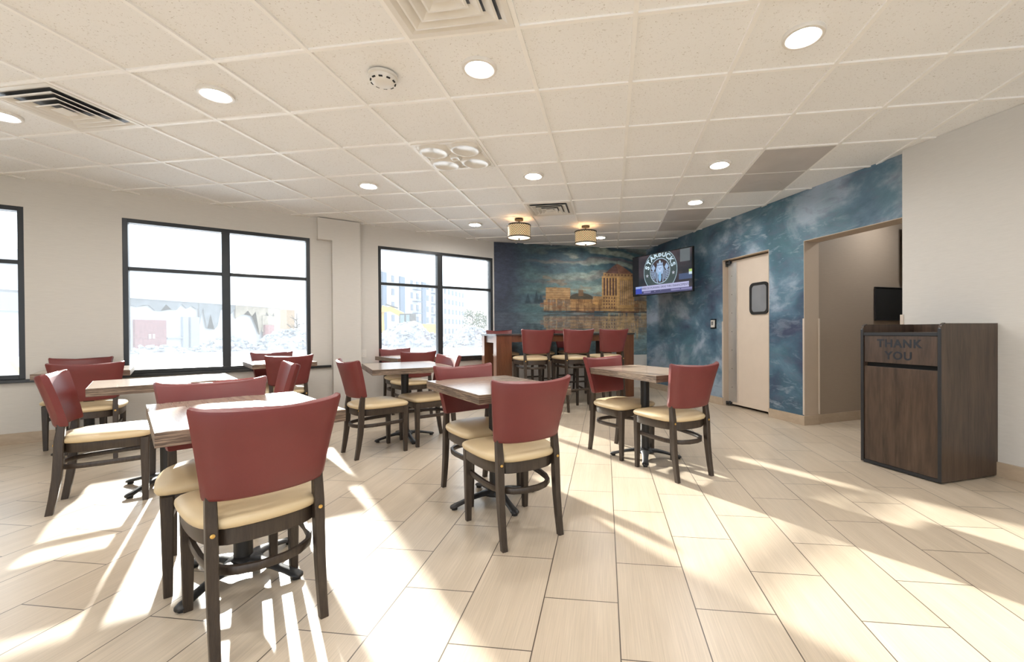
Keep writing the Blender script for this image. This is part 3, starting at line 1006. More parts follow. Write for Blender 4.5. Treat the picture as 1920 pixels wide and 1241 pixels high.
bm = bmesh.new(); bx(bm, 0, 0, .03, BWd - .04, BDp - .05, .03); bx(bm, 0, -hd + .006, .020, BWd - .04, .012, .024); finish('plinth', bm, M_binedge, o)
bm = bmesh.new(); bx(bm, 0, -hd + .05, .82, BWd - .045, .01, .46); finish('liner', bm, M_dark, o)
bm = bmesh.new(); bx(bm, 0, -hd + .014, .949, BWd - .052, .018, .215, bev=.002)
fl_ = finish('flap', bm, M_binw, o)
Mt = lambda x, z: Matrix.Translation((x, -hd + .0045, z)) @ Matrix.Rotation(PI / 2, 4, 'X')
for s_, xx, zz_ in (('THANK', 0, .995), ('YOU', 0, .900)):
    bm = bmesh.new()
    text_bm(bm, s_, .086, Mt(xx, zz_), .0008, 1.15, bold=.0028)
    le = finish('lettering', bm, M_letter, fl_)
bm = bmesh.new(); bx(bm, 0, -hd + .014, .420, BWd - .052, .018, .775, bev=.002)
finish('door', bm, M_binw, o)

# ---------------------------------------------------------------- television
def at(px, py, d):
    r_ = FWD + RGT * ((px - 1027.5) / 805.2) - UPV * ((py - 626.4) / 805.2)
    return Vector((0, 0, CAMZ)) + r_ * d
tl_, tr_ = at(1186, 518.5, 7.75), at(1299, 504.5, 6.70)
tw = (tr_ - tl_).xy.length
tc = (tl_ + tr_) / 2
th = 73 * 7.75 / 805.2 * .5 + 85 * 6.7 / 805.2 * .5
ta = math.atan2(tr_.y - tl_.y, tr_.x - tl_.x)
o = empty('television', (tc.x, tc.y, tc.z), ta)
tag(o, 'wall-mounted television showing a round coffee logo and news banner', 'television')
bm = bmesh.new(); bx(bm, 0, .022, 0, tw, .04, th, bev=.004); finish('bezel', bm, M_tvb, o)
SW, SH = tw - .03, th - .03
def scr(nx, nz):
    me = bpy.data.meshes.new('screen')
    xs = np.linspace(-SW / 2, SW / 2, nx); zs = np.linspace(-SH / 2, SH / 2, nz)
    V = np.zeros((nz, nx, 3)); V[..., 0] = xs[None, :]; V[..., 2] = zs[:, None]; V[..., 1] = -.0005
    idx = np.arange(nx * nz).reshape(nz, nx)
    F = np.stack([idx[:-1, :-1], idx[:-1, 1:], idx[1:, 1:], idx[1:, :-1]], -1).reshape(-1, 4)
    me.from_pydata(V.reshape(-1, 3).tolist(), [], F.tolist())
    u = (xs[None, :] / SW + .5) * np.ones((nz, 1)); v_ = (zs[:, None] / SH + .5) * np.ones((1, nx))
    rs = np.random.RandomState(3)
    n1 = fbm((nz, nx), (4, 5), rs, 4)
    col = np.zeros((nz, nx, 3)) + np.array((.040, .036, .045))
    col += (n1[..., None] - .5) * np.array((.10, .05, .05))
    def put(mask, c_, a=1):
        f = (mask.astype(float) * a)[..., None]; col[:] = col * (1 - f) + np.array(c_) * f
    put(u < .11, (.008, .008, .010))
    put((u > .82) & (v_ > .7) & (u < .97), (.13, .15, .16))
    put((u > .80) & (v_ > .28) & (v_ < .42), (.07, .11, .22), .8)
    # round seal
    A = SW / SH
    X = (u - .49) * A / .87; Y = (v_ - .56) / .87
    R = np.hypot(X * 1.0, Y)
    R1 = .60
    put((R < R1), (.060, .095, .095), .75)
    put((np.abs(R - R1) < .010), (.35, .48, .55))
    put((R < .355), (.050, .030, .035), .9)
    put((np.abs(R - .355) < .011), (.42, .55, .68))
    # star points of the crown, face, hair and tails
    def disc(x, y, rx, ry=None): return ((X - x) / rx) ** 2 + ((Y - y) / (ry or rx)) ** 2 < 1
    lt = (.36, .50, .72)
    put(disc(0, .05, .135, .17), lt)
    for k in range(5):
        put((np.abs(X) > .075 + .0) & disc(0, -.10, .19 - k * .001, .26) & (np.sin((X) * 130) > 0), lt, .9)
    put(disc(0, .07, .075, .10), (.48, .62, .85))
    put(disc(0, -.17, .055, .14), (.25, .48, .75))
    for s_ in (-1, 1):
        put(disc(s_ * .032, .085, .018, .010), (.03, .03, .08))
        for k in range(7):
            yy_ = -.02 - k * .045
            xx = np.abs(X) - (.19 + .0 * k)
            put((np.sign(X) == s_) & (xx > 0) & (R < .33) & (np.abs(Y - yy_ - .25 * xx) < .012), lt, .95)
        put((np.sign(X) == s_) & (np.abs(X) > .17) & (np.abs(np.abs(X) - .24) + np.abs(Y - .10) * .7 < .075), lt)
    put((np.abs(Y - .20) < .045) & (np.abs(X) < .105) & ((Y - .165) < .03 + .05 * np.abs(np.sin(X * 45))), lt)
    put((np.abs(Y - .165) < .010) & (np.abs(X) < .10), (.05, .05, .10))
    put((np.abs(X) / .04 + np.abs(Y - .265) / .05) < 1, (.42, .60, .72))
    put(disc(0, .045, .03, .010), (.10, .15, .30))
    for s_ in (-1, 1):
        ang = np.arctan2(Y + .10, X - s_ * .475); rr = np.hypot(Y + .10, X - s_ * .475)
        put(rr < .040 * (.55 + .45 * np.cos(5 * (ang - PI / 2))) + .012, (.55, .58, .66))
    # banner
    put((v_ < .22) & (v_ > .095) & (u > .05) & (u < .955), (.48, .48, .72))
    put((v_ < .22) & (v_ > .165) & (u > .05) & (u < .17), (.34, .44, .78))
    put((v_ < .165) & (v_ > .03) & (u > .05) & (u < .165), (.05, .08, .45))
    put((v_ < .095) & (u > .165), (.07, .07, .16))
    put((v_ < .08) & (v_ > .035) & (n1 > .52) & (u > .2), (.30, .28, .50), .7)
    put((u > .955) & (v_ < .5) & (v_ > .38), (.45, .62, .18))
    put((u > .955) & (v_ < .44) & (v_ > .38), (.6, .75, .85))
    ca = me.color_attributes.new('paint', 'FLOAT_COLOR', 'POINT')
    pc = np.ones((nz, nx, 4)); pc[..., :3] = np.clip(col, 0, 1)
    ca.data.foreach_set('color', pc.ravel())
    mt, t, bs = nt('tv_picture')
    a = add(t, 'ShaderNodeVertexColor'); a.layer_name = 'paint'
    t.links.new(a.outputs['Color'], bs.inputs['Emission Color'])
    bs.inputs['Emission Strength'].default_value = .55
    bs.inputs['Base Color'].default_value = (.01, .01, .01, 1)
    bs.inputs['Roughness'].default_value = .12
    me.materials.append(mt)
    so = bpy.data.objects.new('screen', me); C.objects.link(so); so.parent = o
    return so
screen = scr(360, 220)
M_tvtext = emit('tv_pale_lettering', (.42, .55, .66), .38)
M_tvtext2 = emit('tv_dark_lettering', (.02, .02, .05), .3)
bm = bmesh.new()
word = 'STARBUCKS'
A_ = SW / SH
for k, ch in enumerate(word):
    a = math.radians(164 - k * (148 / (len(word) - 1)))
    r_ = .415 * SH
    x_ = (.49 - .5) * SW + r_ * math.cos(a); z_ = (.56 - .5) * SH + r_ * math.sin(a)
    Mx = Matrix.Translation((x_, -.0015, z_)) @ Matrix.Rotation(PI / 2, 4, 'X') @ Matrix.Rotation(a - PI / 2, 4, 'Z')
    text_bm(bm, ch, .125, Mx, .0003, bold=.004)
bmesh.ops.bisect_plane(bm, geom=bm.verts[:] + bm.edges[:] + bm.faces[:], plane_co=(0, 0, SH / 2 - .002), plane_no=(0, 0, 1), clear_outer=True)
l1 = finish('logo_lettering', bm, M_tvtext, screen)
bm = bmesh.new()
text_bm(bm, 'STARBUCKS PLANNING DRIVE THRU ENHANCEMENTS', .052, Matrix.Translation((.06, -.0015, (-.5 + .155) * SH)) @ Matrix.Rotation(PI / 2, 4, 'X') @ Matrix.Diagonal((.80, 1, 1, 1)), .0003)
l2 = finish('banner_lettering', bm, M_tvtext2, screen)
bm = bmesh.new()
bx(bm, .05, .10, 0, .30, .12, .25, bev=.004)
wallc = BP(1.35, 0, tc.z)
inv = Matrix.LocRotScale(o.location, o.rotation_euler, None).inverted()
lp = inv @ (wallc + NB * .005)
tube(bm, [(.05, .15, 0), (lp.x, lp.y, 0)], .02, 8)
finish('wall_bracket', bm, M_black, o)

# thermostat and cover on blue wall, outlet on left wall
c = BP((Vector((1.547, 6.847, 0)) - P0).dot(DB), -.001, 1.21)
o = empty('thermostat', c, RB); tag(o, 'small white thermostat in a clear cover on the blue wall beside the white door', 'thermostat')
bm = bmesh.new(); bx(bm, 0, -.012, 0, .075, .024, .11, bev=.004); finish('body', bm, M_plast, o)
bm = bmesh.new(); bx(bm, 0, -.0245, .008, .045, .004, .055); finish('keypad', bm, plain('grey_keys', (.2, .2, .2)), o)
mt, t, bs = nt('clear_acrylic')
bs.inputs['Transmission Weight'].default_value = 1; bs.inputs['Roughness'].default_value = .15; bs.inputs['IOR'].default_value = 1.1; bs.inputs['Base Color'].default_value = (.85, .85, .85, 1)
bm = bmesh.new(); bx(bm, 0, -.003, 0, .135, .006, .15, bev=.002); finish('cover', bm, mt, o)
c = WP(1.605, -.001, .80)
o = empty('wall_outlet', c, RW); tag(o, 'white duplex power outlet low on the pale wall left of the mural-side window', 'outlet')
bm = bmesh.new(); bx(bm, 0, -.003, 0, .075, .006, .118, bev=.002); finish('cover_plate', bm, M_plast, o)
for dz in (-.026, .026):
    bm = bmesh.new(); lathe(bm, [(.017, 0), (.017, .002)], 18)
    bmesh.ops.transform(bm, matrix=Matrix.Translation((0, -.006, dz)) @ Matrix.Rotation(PI / 2, 4, 'X'), verts=bm.verts[:])
    rc = finish('receptacle', bm, M_white, o, 40)
    for dx in (-.006, .006):
        bm = bmesh.new(); bx(bm, dx, -.0085, dz, .002, .001, .009); finish('slot', bm, M_dark, rc)

# black boxes on the hall wall
c = H0 + HD * 1.13 + HN * .012 + Vector((0, 0, 1.43))
o = empty('pass_through', c, RH); tag(o, 'flat black panel drawn as an opening in the hall wall beyond the blue wall', 'opening')
bm = bmesh.new(); bx(bm, .28, 0, 0, .88, .02, .40); finish('opening', bm, M_dark, o)  # flat slab on the wall face, black all over
bm = bmesh.new()
for x, z, sx, sz in ((.18, .205, .70, .01), (.18, -.205, .70, .01), (-.165, 0, .01, .42)):
    bx(bm, x, -.006, z, sx, .02, sz)
finish('frame', bm, M_binedge, o)
o = empty('menu_screen', H0 + HD * 1.37 + HN * .14 + Vector((0, 0, 2.18)), RH)
tag(o, 'black screen high up in the hall, cut off by the white wall edge', 'screen')
bm = bmesh.new(); bx(bm, .26, 0, 0, .62, .05, .56, bev=.006); finish('housing', bm, M_tvb, o)
bm = bmesh.new(); bx(bm, .26, .07, 0, .12, .12, .12); finish('bracket', bm, M_black, o)

# ---------------------------------------------------------------- ceiling fittings
def downlight(x, y, label):
    o = empty('recessed_downlight', (x, y, HC)); tag(o, label, 'ceiling light', 'round recessed ceiling downlights')
    return o
ddesc = {(-4.39, 2.533): 'recessed downlight at the far left edge of the ceiling, beyond the left air diffuser',
 (-2.61, 2.533): 'round recessed downlight between the left air diffuser and the smoke detector',
 (-.783, 2.533): 'large recessed downlight just right of the smoke detector',
 (1.046, 2.533): 'largest and rightmost recessed downlight, near the top of the picture',
 (-2.61, 4.362): 'small recessed downlight to the left of the swirl-patterned square fitting',
 (-.783, 4.362): 'small recessed downlight beyond the swirl-patterned square fitting',
 (1.046, 4.362): 'recessed downlight just left of the front pair of grey ceiling panels',
 (1.046, 5.581): 'recessed downlight just before the rear pair of grey ceiling panels',
 (-2.0, 6.191): 'recessed downlight above the window next to the mural',
 (-.173, 7.41): 'furthest recessed downlight, behind the right drum lamp',
 (3.45, 5.35): 'unseen downlight added to brighten the hall beyond the blue wall opening', (-.783, .704): None, (1.046, .704): None, (-2.61, .704): None, (-.783, -1.124): None, (1.046, -1.124): None, (-2.61, -1.124): None, (2.87, -1.124): None}  # hall lamp is added to brighten the hall; unlabelled ones are unseen fill
dl0 = None
for (x, y), lab in ddesc.items():
    if dl0 is None:
        dl0 = downlight(x, y, lab)
        bm = bmesh.new()
        lathe(bm, [(.106, .012), (.106, -.002), (.103, -.008), (.090, -.010), (.075, -.004), (.072, .004)], 40, cap=(False, False))
        finish('trim_ring', bm, M_white, dl0, 50)
        bm = bmesh.new(); lathe(bm, [(.0722, .006), (.0722, .002)], 40)
        finish('lens', bm, M_lamp, dl0, 50)
    else:
        c = copy_tree(dl0); c.location = (x, y, HC)
        c['label'] = lab or 'unseen recessed downlight added behind the camera to light the room'  # unseen fixtures continuing the rows, added to light the room
# smoke detector
o = empty('smoke_detector', (-1.397, 2.508, HC)); tag(o, 'round white smoke detector on the ceiling', 'smoke detector')
bm = bmesh.new(); lathe(bm, [(.088, 0), (.088, -.014), (.083, -.018)], 36); finish('base', bm, M_plast, o, 40)
bm = bmesh.new(); lathe(bm, [(.080, -.016), (.078, -.032), (.065, -.047), (.042, -.055), (.01, -.057)], 36); hd_ = finish('housing', bm, M_white, o, 40)
for k in range(10):
    a = k * PI / 5
    bm = bmesh.new(); bx(bm, .070 * math.cos(a), .070 * math.sin(a), -.041, .012, .022, .006, a); finish('vent_slot', bm, M_dark, hd_)

# four-way diffusers
def diffuser(i, j, label):
    x, y = gc(i + .5, j + .5)
    o = empty('air_diffuser', (x, y, HC)); tag(o, label, 'air vent', 'square ceiling air diffusers')
    return o
M_plen = plain('galvanised_plenum', (.10, .11, .13), rough=.35, metal=.3)
def build_diffuser(o):
    h = G / 2 - .013
    def sq(r_, z_): return [Vector((r_, -r_, z_)), Vector((r_, r_, z_)), Vector((-r_, r_, z_)), Vector((-r_, -r_, z_))]
    bm = bmesh.new()
    bx(bm, 0, 0, .0075, 2 * h, 2 * h, .001)
    finish('plenum', bm, M_plen, o)
    bm = bmesh.new()
    loft(bm, [sq(h, .002), sq(h, -.004), sq(h - .03, -.004), sq(h - .055, .0065)], (False, False))
    finish('frame', bm, M_white, o)
    for k, r_ in enumerate((.225, .165, .105)):
        bm = bmesh.new()
        loft(bm, [sq(r_, -.012 - k * .004), sq(r_ - .012, -.014 - k * .004), sq(r_ - .055, .006), sq(r_ - .05, .0068), sq(r_ - .006, -.010 - k * .004)], (False, False))
        finish('cone', bm, M_white, o)
    bm = bmesh.new(); loft(bm, [sq(.05, -.016), sq(.045, -.022), sq(.02, -.022)]); finish('centre_cap', bm, M_white, o)
da = diffuser(-2, -1, 'large square air diffuser at the top edge of the picture, right of the centre-left')
build_diffuser(da)
for (i, j, lab) in ((-7, 0, 'square air diffuser at the far left of the ceiling, dark inside'), (-2, 5, 'small square air diffuser above the two drum lamps')):
    c = copy_tree(da); x, y = gc(i + .5, j + .5); c.location = (x, y, HC); c['label'] = lab
# swirl fitting
x, y = gc(-2.5, 2.5)
o = empty('swirl_diffuser', (x, y, HC)); tag(o, 'square moulded ceiling fitting with four round dishes', 'air vent')
h = G / 2 - .013
bm = bmesh.new()
nxx = 49
def swz(u, v_):
    z_ = .004
    for (a, b) in ((.5, .5), (-.5, .5), (.5, -.5), (-.5, -.5)):
        r_ = math.hypot(u - a, v_ - b) / .40
        if r_ < 1: z_ = -.028 + .022 * (1 - r_ * r_) ** .8
        elif r_ < 1.35: z_ = min(z_, -.028 + (r_ - 1) / .35 * .032)
    if abs(u) < .13 and abs(v_) < .13: z_ = -.030 if max(abs(u), abs(v_)) > .08 else -.018
    e = max(abs(u), abs(v_))
    if e > .93: z_ = -.004
    return z_
vv = [[bm.verts.new((-h + 2 * h * a / (nxx - 1), -h + 2 * h * b / (nxx - 1), swz(-1 + 2 * a / (nxx - 1), -1 + 2 * b / (nxx - 1)))) for a in range(nxx)] for b in range(nxx)]
for b in range(nxx - 1):
    for a in range(nxx - 1):
        bm.faces.new((vv[b][a], vv[b][a + 1], vv[b + 1][a + 1], vv[b + 1][a]))
finish('moulded_panel', bm, plain('glossy_white_plastic', (.74, .73, .70), rough=.18, var=.01), o, 60)
bm = bmesh.new()
for sx, sy, w_, d_ in ((0, 1, 2 * h, .03), (0, -1, 2 * h, .03), (1, 0, .03, 2 * h - .06), (-1, 0, .03, 2 * h - .06)):
    bx(bm, sx * (h - .015), sy * (h - .015), -.003, w_, d_, .008)
finish('frame', bm, M_white, o)
# grey lens panels
lp0 = None
for (i, j, lab) in ((2, 3, 'nearer grey lens panel of the front pair in the ceiling by the blue wall'), (2, 4, 'further grey lens panel of the front pair in the ceiling by the blue wall'),
                    (1, 6, 'nearer grey lens panel of the small rear pair above the television'), (1, 7, 'further grey lens panel of the small rear pair above the television')):
    x, y = gc(i + .5, j + .5)
    if lp0 is None:
        lp0 = empty('light_panel', (x, y, HC))
        tag(lp0, lab, 'ceiling panel', 'grey prismatic ceiling light panels')
        bm = bmesh.new(); bx(bm, 0, 0, .002, G - .026, G - .026, .006); ln = finish('lens', bm, M_lens, lp0)
        bm = bmesh.new()
        for k in range(26):
            a = math.radians(205 + k * 5.2)
            bx(bm, .30 * math.cos(a) * .72, .16 + .30 * math.sin(a) * .8, -.0015, .004, .012, .002)
        finish('prism_row', bm, M_alu, ln)
    else:
        c = copy_tree(lp0); c.location = (x, y, HC); c['label'] = lab
# drum lamps
pd0 = None
for (x, y, lab) in ((-1.289, 5.998, 'left of the two drum ceiling lamps above the bar table'), (-.376, 6.566, 'right of the two drum ceiling lamps above the bar table')):
    if pd0 is None:
        pd0 = empty('drum_lamp', (x, y, HC)); tag(pd0, lab, 'ceiling lamp', 'drum ceiling lamps over the bar table')
        bm = bmesh.new(); lathe(bm, [(.062, 0), (.062, -.018), (.050, -.024), (.012, -.028)], 30); finish('canopy', bm, M_bronze, pd0, 40)
        bm = bmesh.new(); lathe(bm, [(.006, -.02), (.006, -.14)], 12); finish('stem', bm, M_bronze, pd0, 40)
        R_, z1, z0 = .165, -.092, -.264
        bm = bmesh.new(); lathe(bm, [(R_ - .006, z0 + .006), (R_ - .006, z1 - .004)], 48, cap=(False, False))
        sh_ = finish('shade', bm, M_shade_in, pd0, 40)
        # perforated metal sleeve: a lattice of thin bands
        mt, t, bs = nt('perforated_bronze')
        v = coords(t)
        sp_ = add(t, 'ShaderNodeSeparateXYZ'); t.links.new(v, sp_.inputs[0])
        at2 = add(t, 'ShaderNodeMath', operation='ARCTAN2'); t.links.new(sp_.outputs['X'], at2.inputs[0]); t.links.new(sp_.outputs['Y'], at2.inputs[1])
        m1 = add(t, 'ShaderNodeMath', operation='MULTIPLY'); m1.inputs[1].default_value = 40; t.links.new(at2.outputs[0], m1.inputs[0])
        s1 = add(t, 'ShaderNodeMath', operation='SINE'); t.links.new(m1.outputs[0], s1.inputs[0])
        m2 = add(t, 'ShaderNodeMath', operation='MULTIPLY'); m2.inputs[1].default_value = 2 * PI * 30; t.links.new(sp_.outputs['Z'], m2.inputs[0])
        s2 = add(t, 'ShaderNodeMath', operation='SINE'); t.links.new(m2.outputs[0], s2.inputs[0])
        pm = add(t, 'ShaderNodeMath', operation='MULTIPLY'); t.links.new(s1.outputs[0], pm.inputs[0]); t.links.new(s2.outputs[0], pm.inputs[1])
        gt = add(t, 'ShaderNodeMath', operation='LESS_THAN'); gt.inputs[1].default_value = .12; t.links.new(pm.outputs[0], gt.inputs[0])
        t.links.new(gt.outputs[0], bs.inputs['Alpha'])
        bs.inputs['Base Color'].default_value = (.10, .07, .04, 1); bs.inputs['Metallic'].default_value = .3; bs.inputs['Roughness'].default_value = .4
        bm = bmesh.new(); lathe(bm, [(R_, z0), (R_, z1)], 48, cap=(False, False)); finish('perforated_sleeve', bm, mt, sh_, 40)
        bm = bmesh.new()
        for zz_ in (z0, z1):
            bm = bmesh.new()
            lathe(bm, [(R_ + .003, zz_ - .007), (R_ + .004, zz_ + .007), (R_ - .004, zz_ + .007), (R_ - .004, zz_ - .007), (R_ + .003, zz_ - .007)], 48, cap=(False, False))
            finish('rim', bm, M_bronze, sh_, 30)
        bm = bmesh.new(); lathe(bm, [(R_ - .008, z0 + .004), (R_ - .04, z0 - .003), (.05, z0 - .012), (.004, z0 - .013)], 48, cap=(False, True))
        df_ = finish('diffuser', bm, M_shade_bot, pd0, 60)
        bm = bmesh.new(); lathe(bm, [(.018, z0 - .011), (.016, z0 - .017), (.006, z0 - .024), (.008, z0 - .03), (.002, z0 - .036)], 16); finish('finial', bm, M_bronze, df_, 50)
    else:
        c = copy_tree(pd0); c.location = (x, y, HC); c['label'] = lab

# ---------------------------------------------------------------- outside
M_snow = plain('trampled_snow', (.66, .69, .73), rough=.8, var=.05, nscale=.5, src='World')
M_rubble = plain('snowy_rubble', (.34, .35, .38), rough=.9, var=.35, nscale=2.2, src='World')
M_facade = plain('pale_metal_siding', (.40, .40, .42), rough=.7, var=.03, nscale=.3, src='World')
M_torn = plain('torn_grey_insulation', (.13, .14, .15), rough=.9, var=.3, nscale=1.5, src='World')
M_torn2 = plain('torn_tan_boarding', (.26, .22, .17), rough=.9, var=.25, nscale=1.5, src='World')
M_brickr = plain('red_painted_block', (.22, .095, .095), rough=.8, var=.25, nscale=6, src='World')
M_greyp = plain('grey_panel', (.25, .28, .32), rough=.7, var=.08, src='World')
M_lav = plain('lavender_block', (.36, .33, .42), rough=.8, var=.05, src='World')
M_yel = plain('excavator_yellow', (.42, .26, .06), rough=.5, var=.08)
M_cabg = plain('cab_glass', (.16, .22, .23), rough=.1, var=.1)
M_cabf = plain('cab_frame', (.03, .035, .04), rough=.5)
M_aptw = plain('apartment_render', (.40, .41, .43), rough=.8, var=.04, nscale=.2, src='World')
M_aptb = plain('blue_grey_cladding', (.10, .14, .20), rough=.7, var=.1, nscale=.3, src='World')
M_aptg = plain('apartment_window_glass', (.07, .10, .15), rough=.3, var=.1)
M_tan = plain('tan_brick', (.30, .20, .12), rough=.9, var=.2, nscale=3, src='World')
M_bark = plain('dark_bark', (.07, .055, .045), rough=.9)
M_leaf = plain('frosted_evergreen', (.10, .12, .07), rough=.9, var=.4, nscale=4)
bm = bmesh.new()
bx(bm, -60, 60, -.40, 420, 420, .30)
# cut nothing: the shop floor slab stands above it
struct(finish('ground', bm, M_snow))

def quadbox(bm, X, y0, y1, z0, z1, dx=.05):
    bx(bm, X, (y0 + y1) / 2, (z0 + z1) / 2, dx, y1 - y0, z1 - z0)
o = empty('torn_building', (-37, 32, -.25)); tag(o, 'half-demolished pale store building with torn walls across the snowy lot', 'building')
def part(name, bm, mat, par=None, sm=None):
    bmesh.ops.translate(bm, verts=bm.verts[:], vec=-Vector(o.location))
    return finish(name, bm, mat, par or o, sm)
bm = bmesh.new(); bx(bm, -41, 31.5, 1.85, 8, 23, 4.2); part('wall', bm, M_facade)
bm = bmesh.new(); bx(bm, -41, 28, 5.2, 8.6, 31, 2.6); part('fascia', bm, M_facade)
bm = bmesh.new(); bx(bm, -41, 16, 1.85, 8, 8, 4.2); part('wall', bm, M_facade)
bm = bmesh.new(); quadbox(bm, -36.9, 12, 27.6, 2.6, 3.75, .3); part('cladding_band', bm, M_greyp)
bm = bmesh.new(); quadbox(bm, -36.9, 12, 26.6, -.25, 1.0, .3); part('plinth', bm, M_lav)
rnd = random.Random(4)
def ragged(y0, y1, ztop, zlo, zhi, X, n, seed, th=.12):
    r2 = random.Random(seed)
    top = [(y0 + (y1 - y0) * k / n, ztop) for k in range(n + 1)]
    bot = [(y, r2.uniform(zlo, zhi)) for y, _ in top][::-1]
    poly = top + bot
    bm = bmesh.new()
    loft(bm, [[Vector((X, y, z)) for y, z in poly], [Vector((X + th, y, z)) for y, z in poly]])
    bmesh.ops.triangulate(bm, faces=bm.faces[:])
    return bm
part('torn_edge', ragged(27.8, 37.6, 3.95, 3.0, 3.7, -36.95, 22, 3), M_torn)
part('torn_edge', ragged(33.8, 36.0, 3.9, 1.3, 3.6, -36.9, 6, 8), M_torn)
part('torn_edge', ragged(37.6, 43.4, 3.9, .9, 3.6, -36.9, 12, 5), M_torn2)
part('torn_edge', ragged(40.8, 43.2, 3.0, .0, 1.6, -36.8, 5, 6), M_torn2)
bm = bmesh.new(); quadbox(bm, -36.9, 28.5, 30.9, -.25, 2.25, .2); gd = part('double_door', bm, M_brickr)
bm = bmesh.new()
for yy in (29.55, 29.85): quadbox(bm, -36.75, yy - .06, yy + .06, .75, 1.1, .08)
part('handle', bm, M_white, gd)
bm = bmesh.new(); quadbox(bm, -36.9, 32.3, 32.75, -.25, 2.6, .25); part('pilaster', bm, M_greyp)
bm = bmesh.new(); quadbox(bm, -36.9, 33.0, 33.8, -.25, 2.6, .25); part('pilaster', bm, M_greyp)
bm = bmesh.new(); quadbox(bm, -36.9, 31.0, 32.3, .72, .80, .2); part('rail', bm, M_greyp)
bm = bmesh.new(); quadbox(bm, -36.6, 40.9, 42.1, -.25, 2.0, .3); part('brick_stub', bm, M_brickr)
bm = bmesh.new(); quadbox(bm, -38, 31.0, 34.5, 6.5, 7.1, 2.5); part('roof_unit', bm, M_facade)

def building(name, label, x0, x1, y0, y1, h, strips, floors, wmat, smat, wins=True, ybal=()):
    o = empty(name, ((x0 + x1) / 2, (y0 + y1) / 2, -.25)); tag(o, label, 'building')
    L = o.location
    bm = bmesh.new(); bx(bm, 0, 0, h / 2, abs(x1 - x0), y1 - y0, h); finish('wall', bm, wmat, o)
    X = max(x0, x1) - L.x
    for (a, b) in strips:
        bm = bmesh.new(); bx(bm, X + .1, (a + b) / 2 - L.y, h / 2 - .2, .5, b - a, h - .6); finish('cladding_strip', bm, smat, o)
    fh = h / floors
    if wins:
        y = y0 + 1.6
        while y < y1 - 1.5:
            if not any(a - 1.2 < y < b + 1.2 for a, b in strips):
                for f in range(floors):
                    bm = bmesh.new(); bx(bm, X + .04, y - L.y, f * fh + fh * .52, .12, 1.3, fh * .5)
                    finish('window', bm, M_aptg, o)
            y += 3.4
    for yb in ybal:
        for f in range(1, floors):
            bm = bmesh.new()
            bx(bm, X + .7, yb - L.y, f * fh + .1, 1.4, 3.2, .14)
            for k in range(9): bx(bm, X + 1.35, yb - 1.55 + k * .39 - L.y, f * fh + .6, .05, .05, 1.0)
            bx(bm, X + 1.35, yb - L.y, f * fh + 1.12, .07, 3.2, .07)
            finish('balcony', bm, M_aptb, o)
    return o
building('apartment_building', 'long five-storey pale apartment block with blue-grey strips beyond the excavator', -53.5, -68, 88, 155, 16.2, [(94.5, 96.3), (103, 105.5), (116, 118.5), (128, 131)], 5, M_aptw, M_aptb, True, (112, 124))
building('low_building', 'low tan brick building with a blue window seen past the torn store corner', -50, -60, 46, 62, 5.0, [], 1, M_tan, M_aptb, True)
building('tower_block', 'faint pale tower block beyond the torn store, behind the right pane', -76, -92, 78, 96, 15.5, [], 5, M_aptw, M_aptb, False)

# excavator
ex = at(783, 610, 52)
o = empty('excavator', (ex.x, ex.y, -.25), math.radians(-12)); tag(o, 'yellow excavator working behind the rubble heap', 'excavator')
bm = bmesh.new()
for sy in (-1.1, 1.1):
    pr_ = [Vector((x, sy, z)) for x, z in ((-1.9, .1), (1.9, .1), (2.3, .5), (1.9, .95), (-1.9, .95), (-2.3, .5))]
    loft(bm, [[p + Vector((0, -.3, 0)) for p in pr_], [p + Vector((0, .3, 0)) for p in pr_]])
finish('track', bm, M_cabf, o)
bm = bmesh.new(); bx(bm, .2, 0, 1.55, 3.4, 2.4, .7, bev=.1); bx(bm, 1.2, 0, 1.95, 1.3, 2.3, .8, bev=.1); bx(bm, 0, 0, 1.1, 1.6, 1.6, .4); finish('body', bm, M_yel, o)
bm = bmesh.new(); bx(bm, -.85, -.75, 2.75, 1.6, 1.1, 1.7, bev=.06); cb = finish('cab', bm, M_cabf, o)
bm = bmesh.new(); bx(bm, -1.2, -.75, 2.85, .62, 1.16, 1.2, bev=.02); bx(bm, -.4, -.75, 2.85, .5, 1.16, 1.2, bev=.02); finish('cab_window', bm, M_cabg, cb)
bm = bmesh.new()
tube(bm, [(-1.2, .3, 2.0), (-2.6, .3, 3.6), (-4.2, .3, 4.3), (-5.6, .3, 4.2)], 0, sq=(.45, .6))
finish('boom', bm, M_yel, o)
bm = bmesh.new(); tube(bm, [(-5.2, .3, 4.7), (-5.7, .3, 3.2), (-5.6, .3, 1.3)], 0, sq=(.4, .55)); finish('stick', bm, M_yel, o)
bm = bmesh.new(); tube(bm, [(-3.2, .3, 4.4), (-5.0, .3, 4.9)], .09, 8); finish('cylinder', bm, M_cabf, o)
bm = bmesh.new(); bx(bm, -5.3, .3, .9, 1.1, 1.0, .9, bev=.15); finish('bucket', bm, M_cabf, o)

